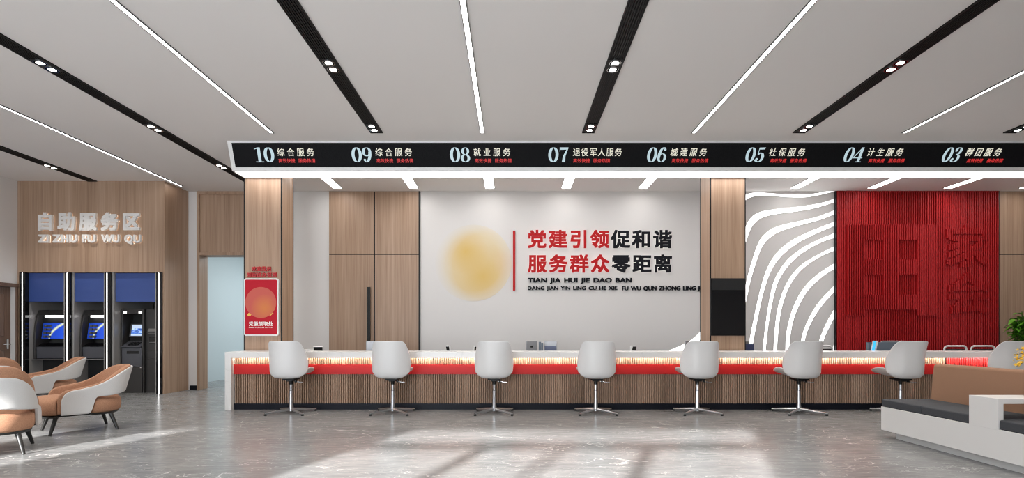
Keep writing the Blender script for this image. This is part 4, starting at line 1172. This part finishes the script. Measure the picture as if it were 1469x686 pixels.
terminal(909, 9, 496, 7.9, 'small white and black terminal right of the chair under number 07', rot=.6)
centred('document_tray', MB().box(px(436, 8.1), px(449, 8.1), 7.95, 8.25, ZD, pz(501.2, 8.1)), M_SHELL, 'flat pale document tray beside the dark screen terminal', 'tray', bev=.004)

def staff_chair(xc, w_px, ytop, Y, label):
    X = px(xc, Y); hw = w_px * Y / F / 2; zt_ = pz(ytop, Y)
    t = thing('office_chair', label, 'office chair', (X, Y, 0), 0, 'mesh office chairs behind the counter', world=False)
    r = .05
    pts = [(-hw, .05, .50), (-hw, .0, .60)]
    for k in range(7): a = PI - PI/2 * k / 6; pts.append((-hw + r + r * math.cos(a), -.02, zt_ - r + r * math.sin(a)))
    for k in range(7): a = PI/2 - PI/2 * k / 6; pts.append((hw - r + r * math.cos(a), -.02, zt_ - r + r * math.sin(a)))
    pts += [(hw, .0, .60), (hw, .05, .50)]
    obj('back_frame', MB().tube(pts, .014, 10), M_SHELL, t, smooth=60)
    obj('back_mesh', MB().box(-hw + .012, hw - .012, -.018, -.008, .54, zt_ - .045), M_MESH, t)
    obj('seat', MB().box(-hw, hw, .0, .44, .44, .50), M_MESH, t, bev=.02, seg=3)
    obj('stem', MB().cyl((0, .22, .06), (0, .22, .44), .022), M_ALU, t)
    for k in range(5):
        a = 2 * PI * k / 5 + .3; c_, s_ = math.cos(a), math.sin(a)
        o = obj('base_leg', MB().tube([(0, .22, .09), (.17 * c_, .22 + .17 * s_, .06)], 0, 8, [.02, .013]), M_ALU, t)
        obj('caster', MB().cyl((.17*c_ - .012, .22 + .17*s_, .027), (.17*c_ + .012, .22 + .17*s_, .027), .027), M_RUBBER, o)
staff_chair(1369, 31.5, 496.6, 8.55, 'mesh office chair with white frame behind the counter before the red slats')
staff_chair(1408.5, 33.5, 496.6, 8.55, 'mesh office chair with white frame behind the counter beside the leafy plant')
staff_chair(1183, 20, 496.4, 8.55, 'mesh office chair behind the counter before the curved light strips')

# ================================================================== LIGHT
sun = bpy.data.lights.new('sun', 'SUN'); sun.energy = 17; sun.angle = math.radians(0.9); sun.color = (1.0, .985, .965)
so = bpy.data.objects.new('sun', sun); C.objects.link(so); so.location = (-3, -8, 5)
so.rotation_euler = Vector((.345, 1, -.3456)).to_track_quat('-Z', 'Y').to_euler()
W = bpy.data.worlds.new('sky'); S.world = W; W.use_nodes = True
bg = W.node_tree.nodes['Background']; bg.inputs[0].default_value = (.86, .93, 1.0, 1); bg.inputs[1].default_value = 11.0
def area(name, loc, sx, sy, power, col, rot=(0, 0, 0)):
    l = bpy.data.lights.new(name, 'AREA'); l.shape = 'RECTANGLE'; l.size = sx; l.size_y = sy; l.energy = power; l.color = col
    o = bpy.data.objects.new(name, l); C.objects.link(o); o.location = loc; o.rotation_euler = rot
    return o
for xa, xb in ((-4.12, -.52), (-8.0, -7.45), (-6.82, -6.3)):      # sky portals in the two window openings
    p_ = area('window_portal', ((xa + xb) / 2, YF - .22, ZT / 2), xb - xa, ZT, 1, (1, 1, 1), (PI/2, 0, 0))
    p_.data.cycles.is_portal = True
area('passage_lamp', (-4.2, 12.4, 2.95), 1.2, 3.0, 74, (.92, .97, 1.0))
# soft spots of the ceiling track lamps
for X, ye, where, ys in TRK:
    for yc in (-1.07, .50, 2.06, 3.62, 5.19, 6.76, 8.32):
        if yc > ye: continue
        l = bpy.data.lights.new('track_spot', 'SPOT'); l.energy = 62; l.spot_size = math.radians(115); l.spot_blend = .8; l.shadow_soft_size = .05; l.color = (1, .95, .88)
        o = bpy.data.objects.new('track_spot', l); C.objects.link(o); o.location = (X, yc, ZC - .04)

# ================================================================== CAMERA
cam = bpy.data.cameras.new('camera'); cam.sensor_width = 36; cam.sensor_fit = 'HORIZONTAL'
cam.lens = 36 * F / 1469; cam.shift_y = (HY - 343) / 1469; cam.clip_start = .05
co = bpy.data.objects.new('camera', cam); C.objects.link(co); co.location = (0, 0, H); co.rotation_euler = (PI/2, 0, 0)
S.camera = co
vs = S.view_settings
vs.view_transform = 'Standard'; vs.look = 'None'; vs.gamma = 1; vs.use_curve_mapping = False; vs.exposure = 0.3
S.cycles.use_denoising = True; S.cycles.filter_width = 1.15
S.cycles.max_bounces = 8; S.cycles.diffuse_bounces = 5; S.cycles.caustics_reflective = False; S.cycles.caustics_refractive = False; S.cycles.sample_clamp_indirect = 6
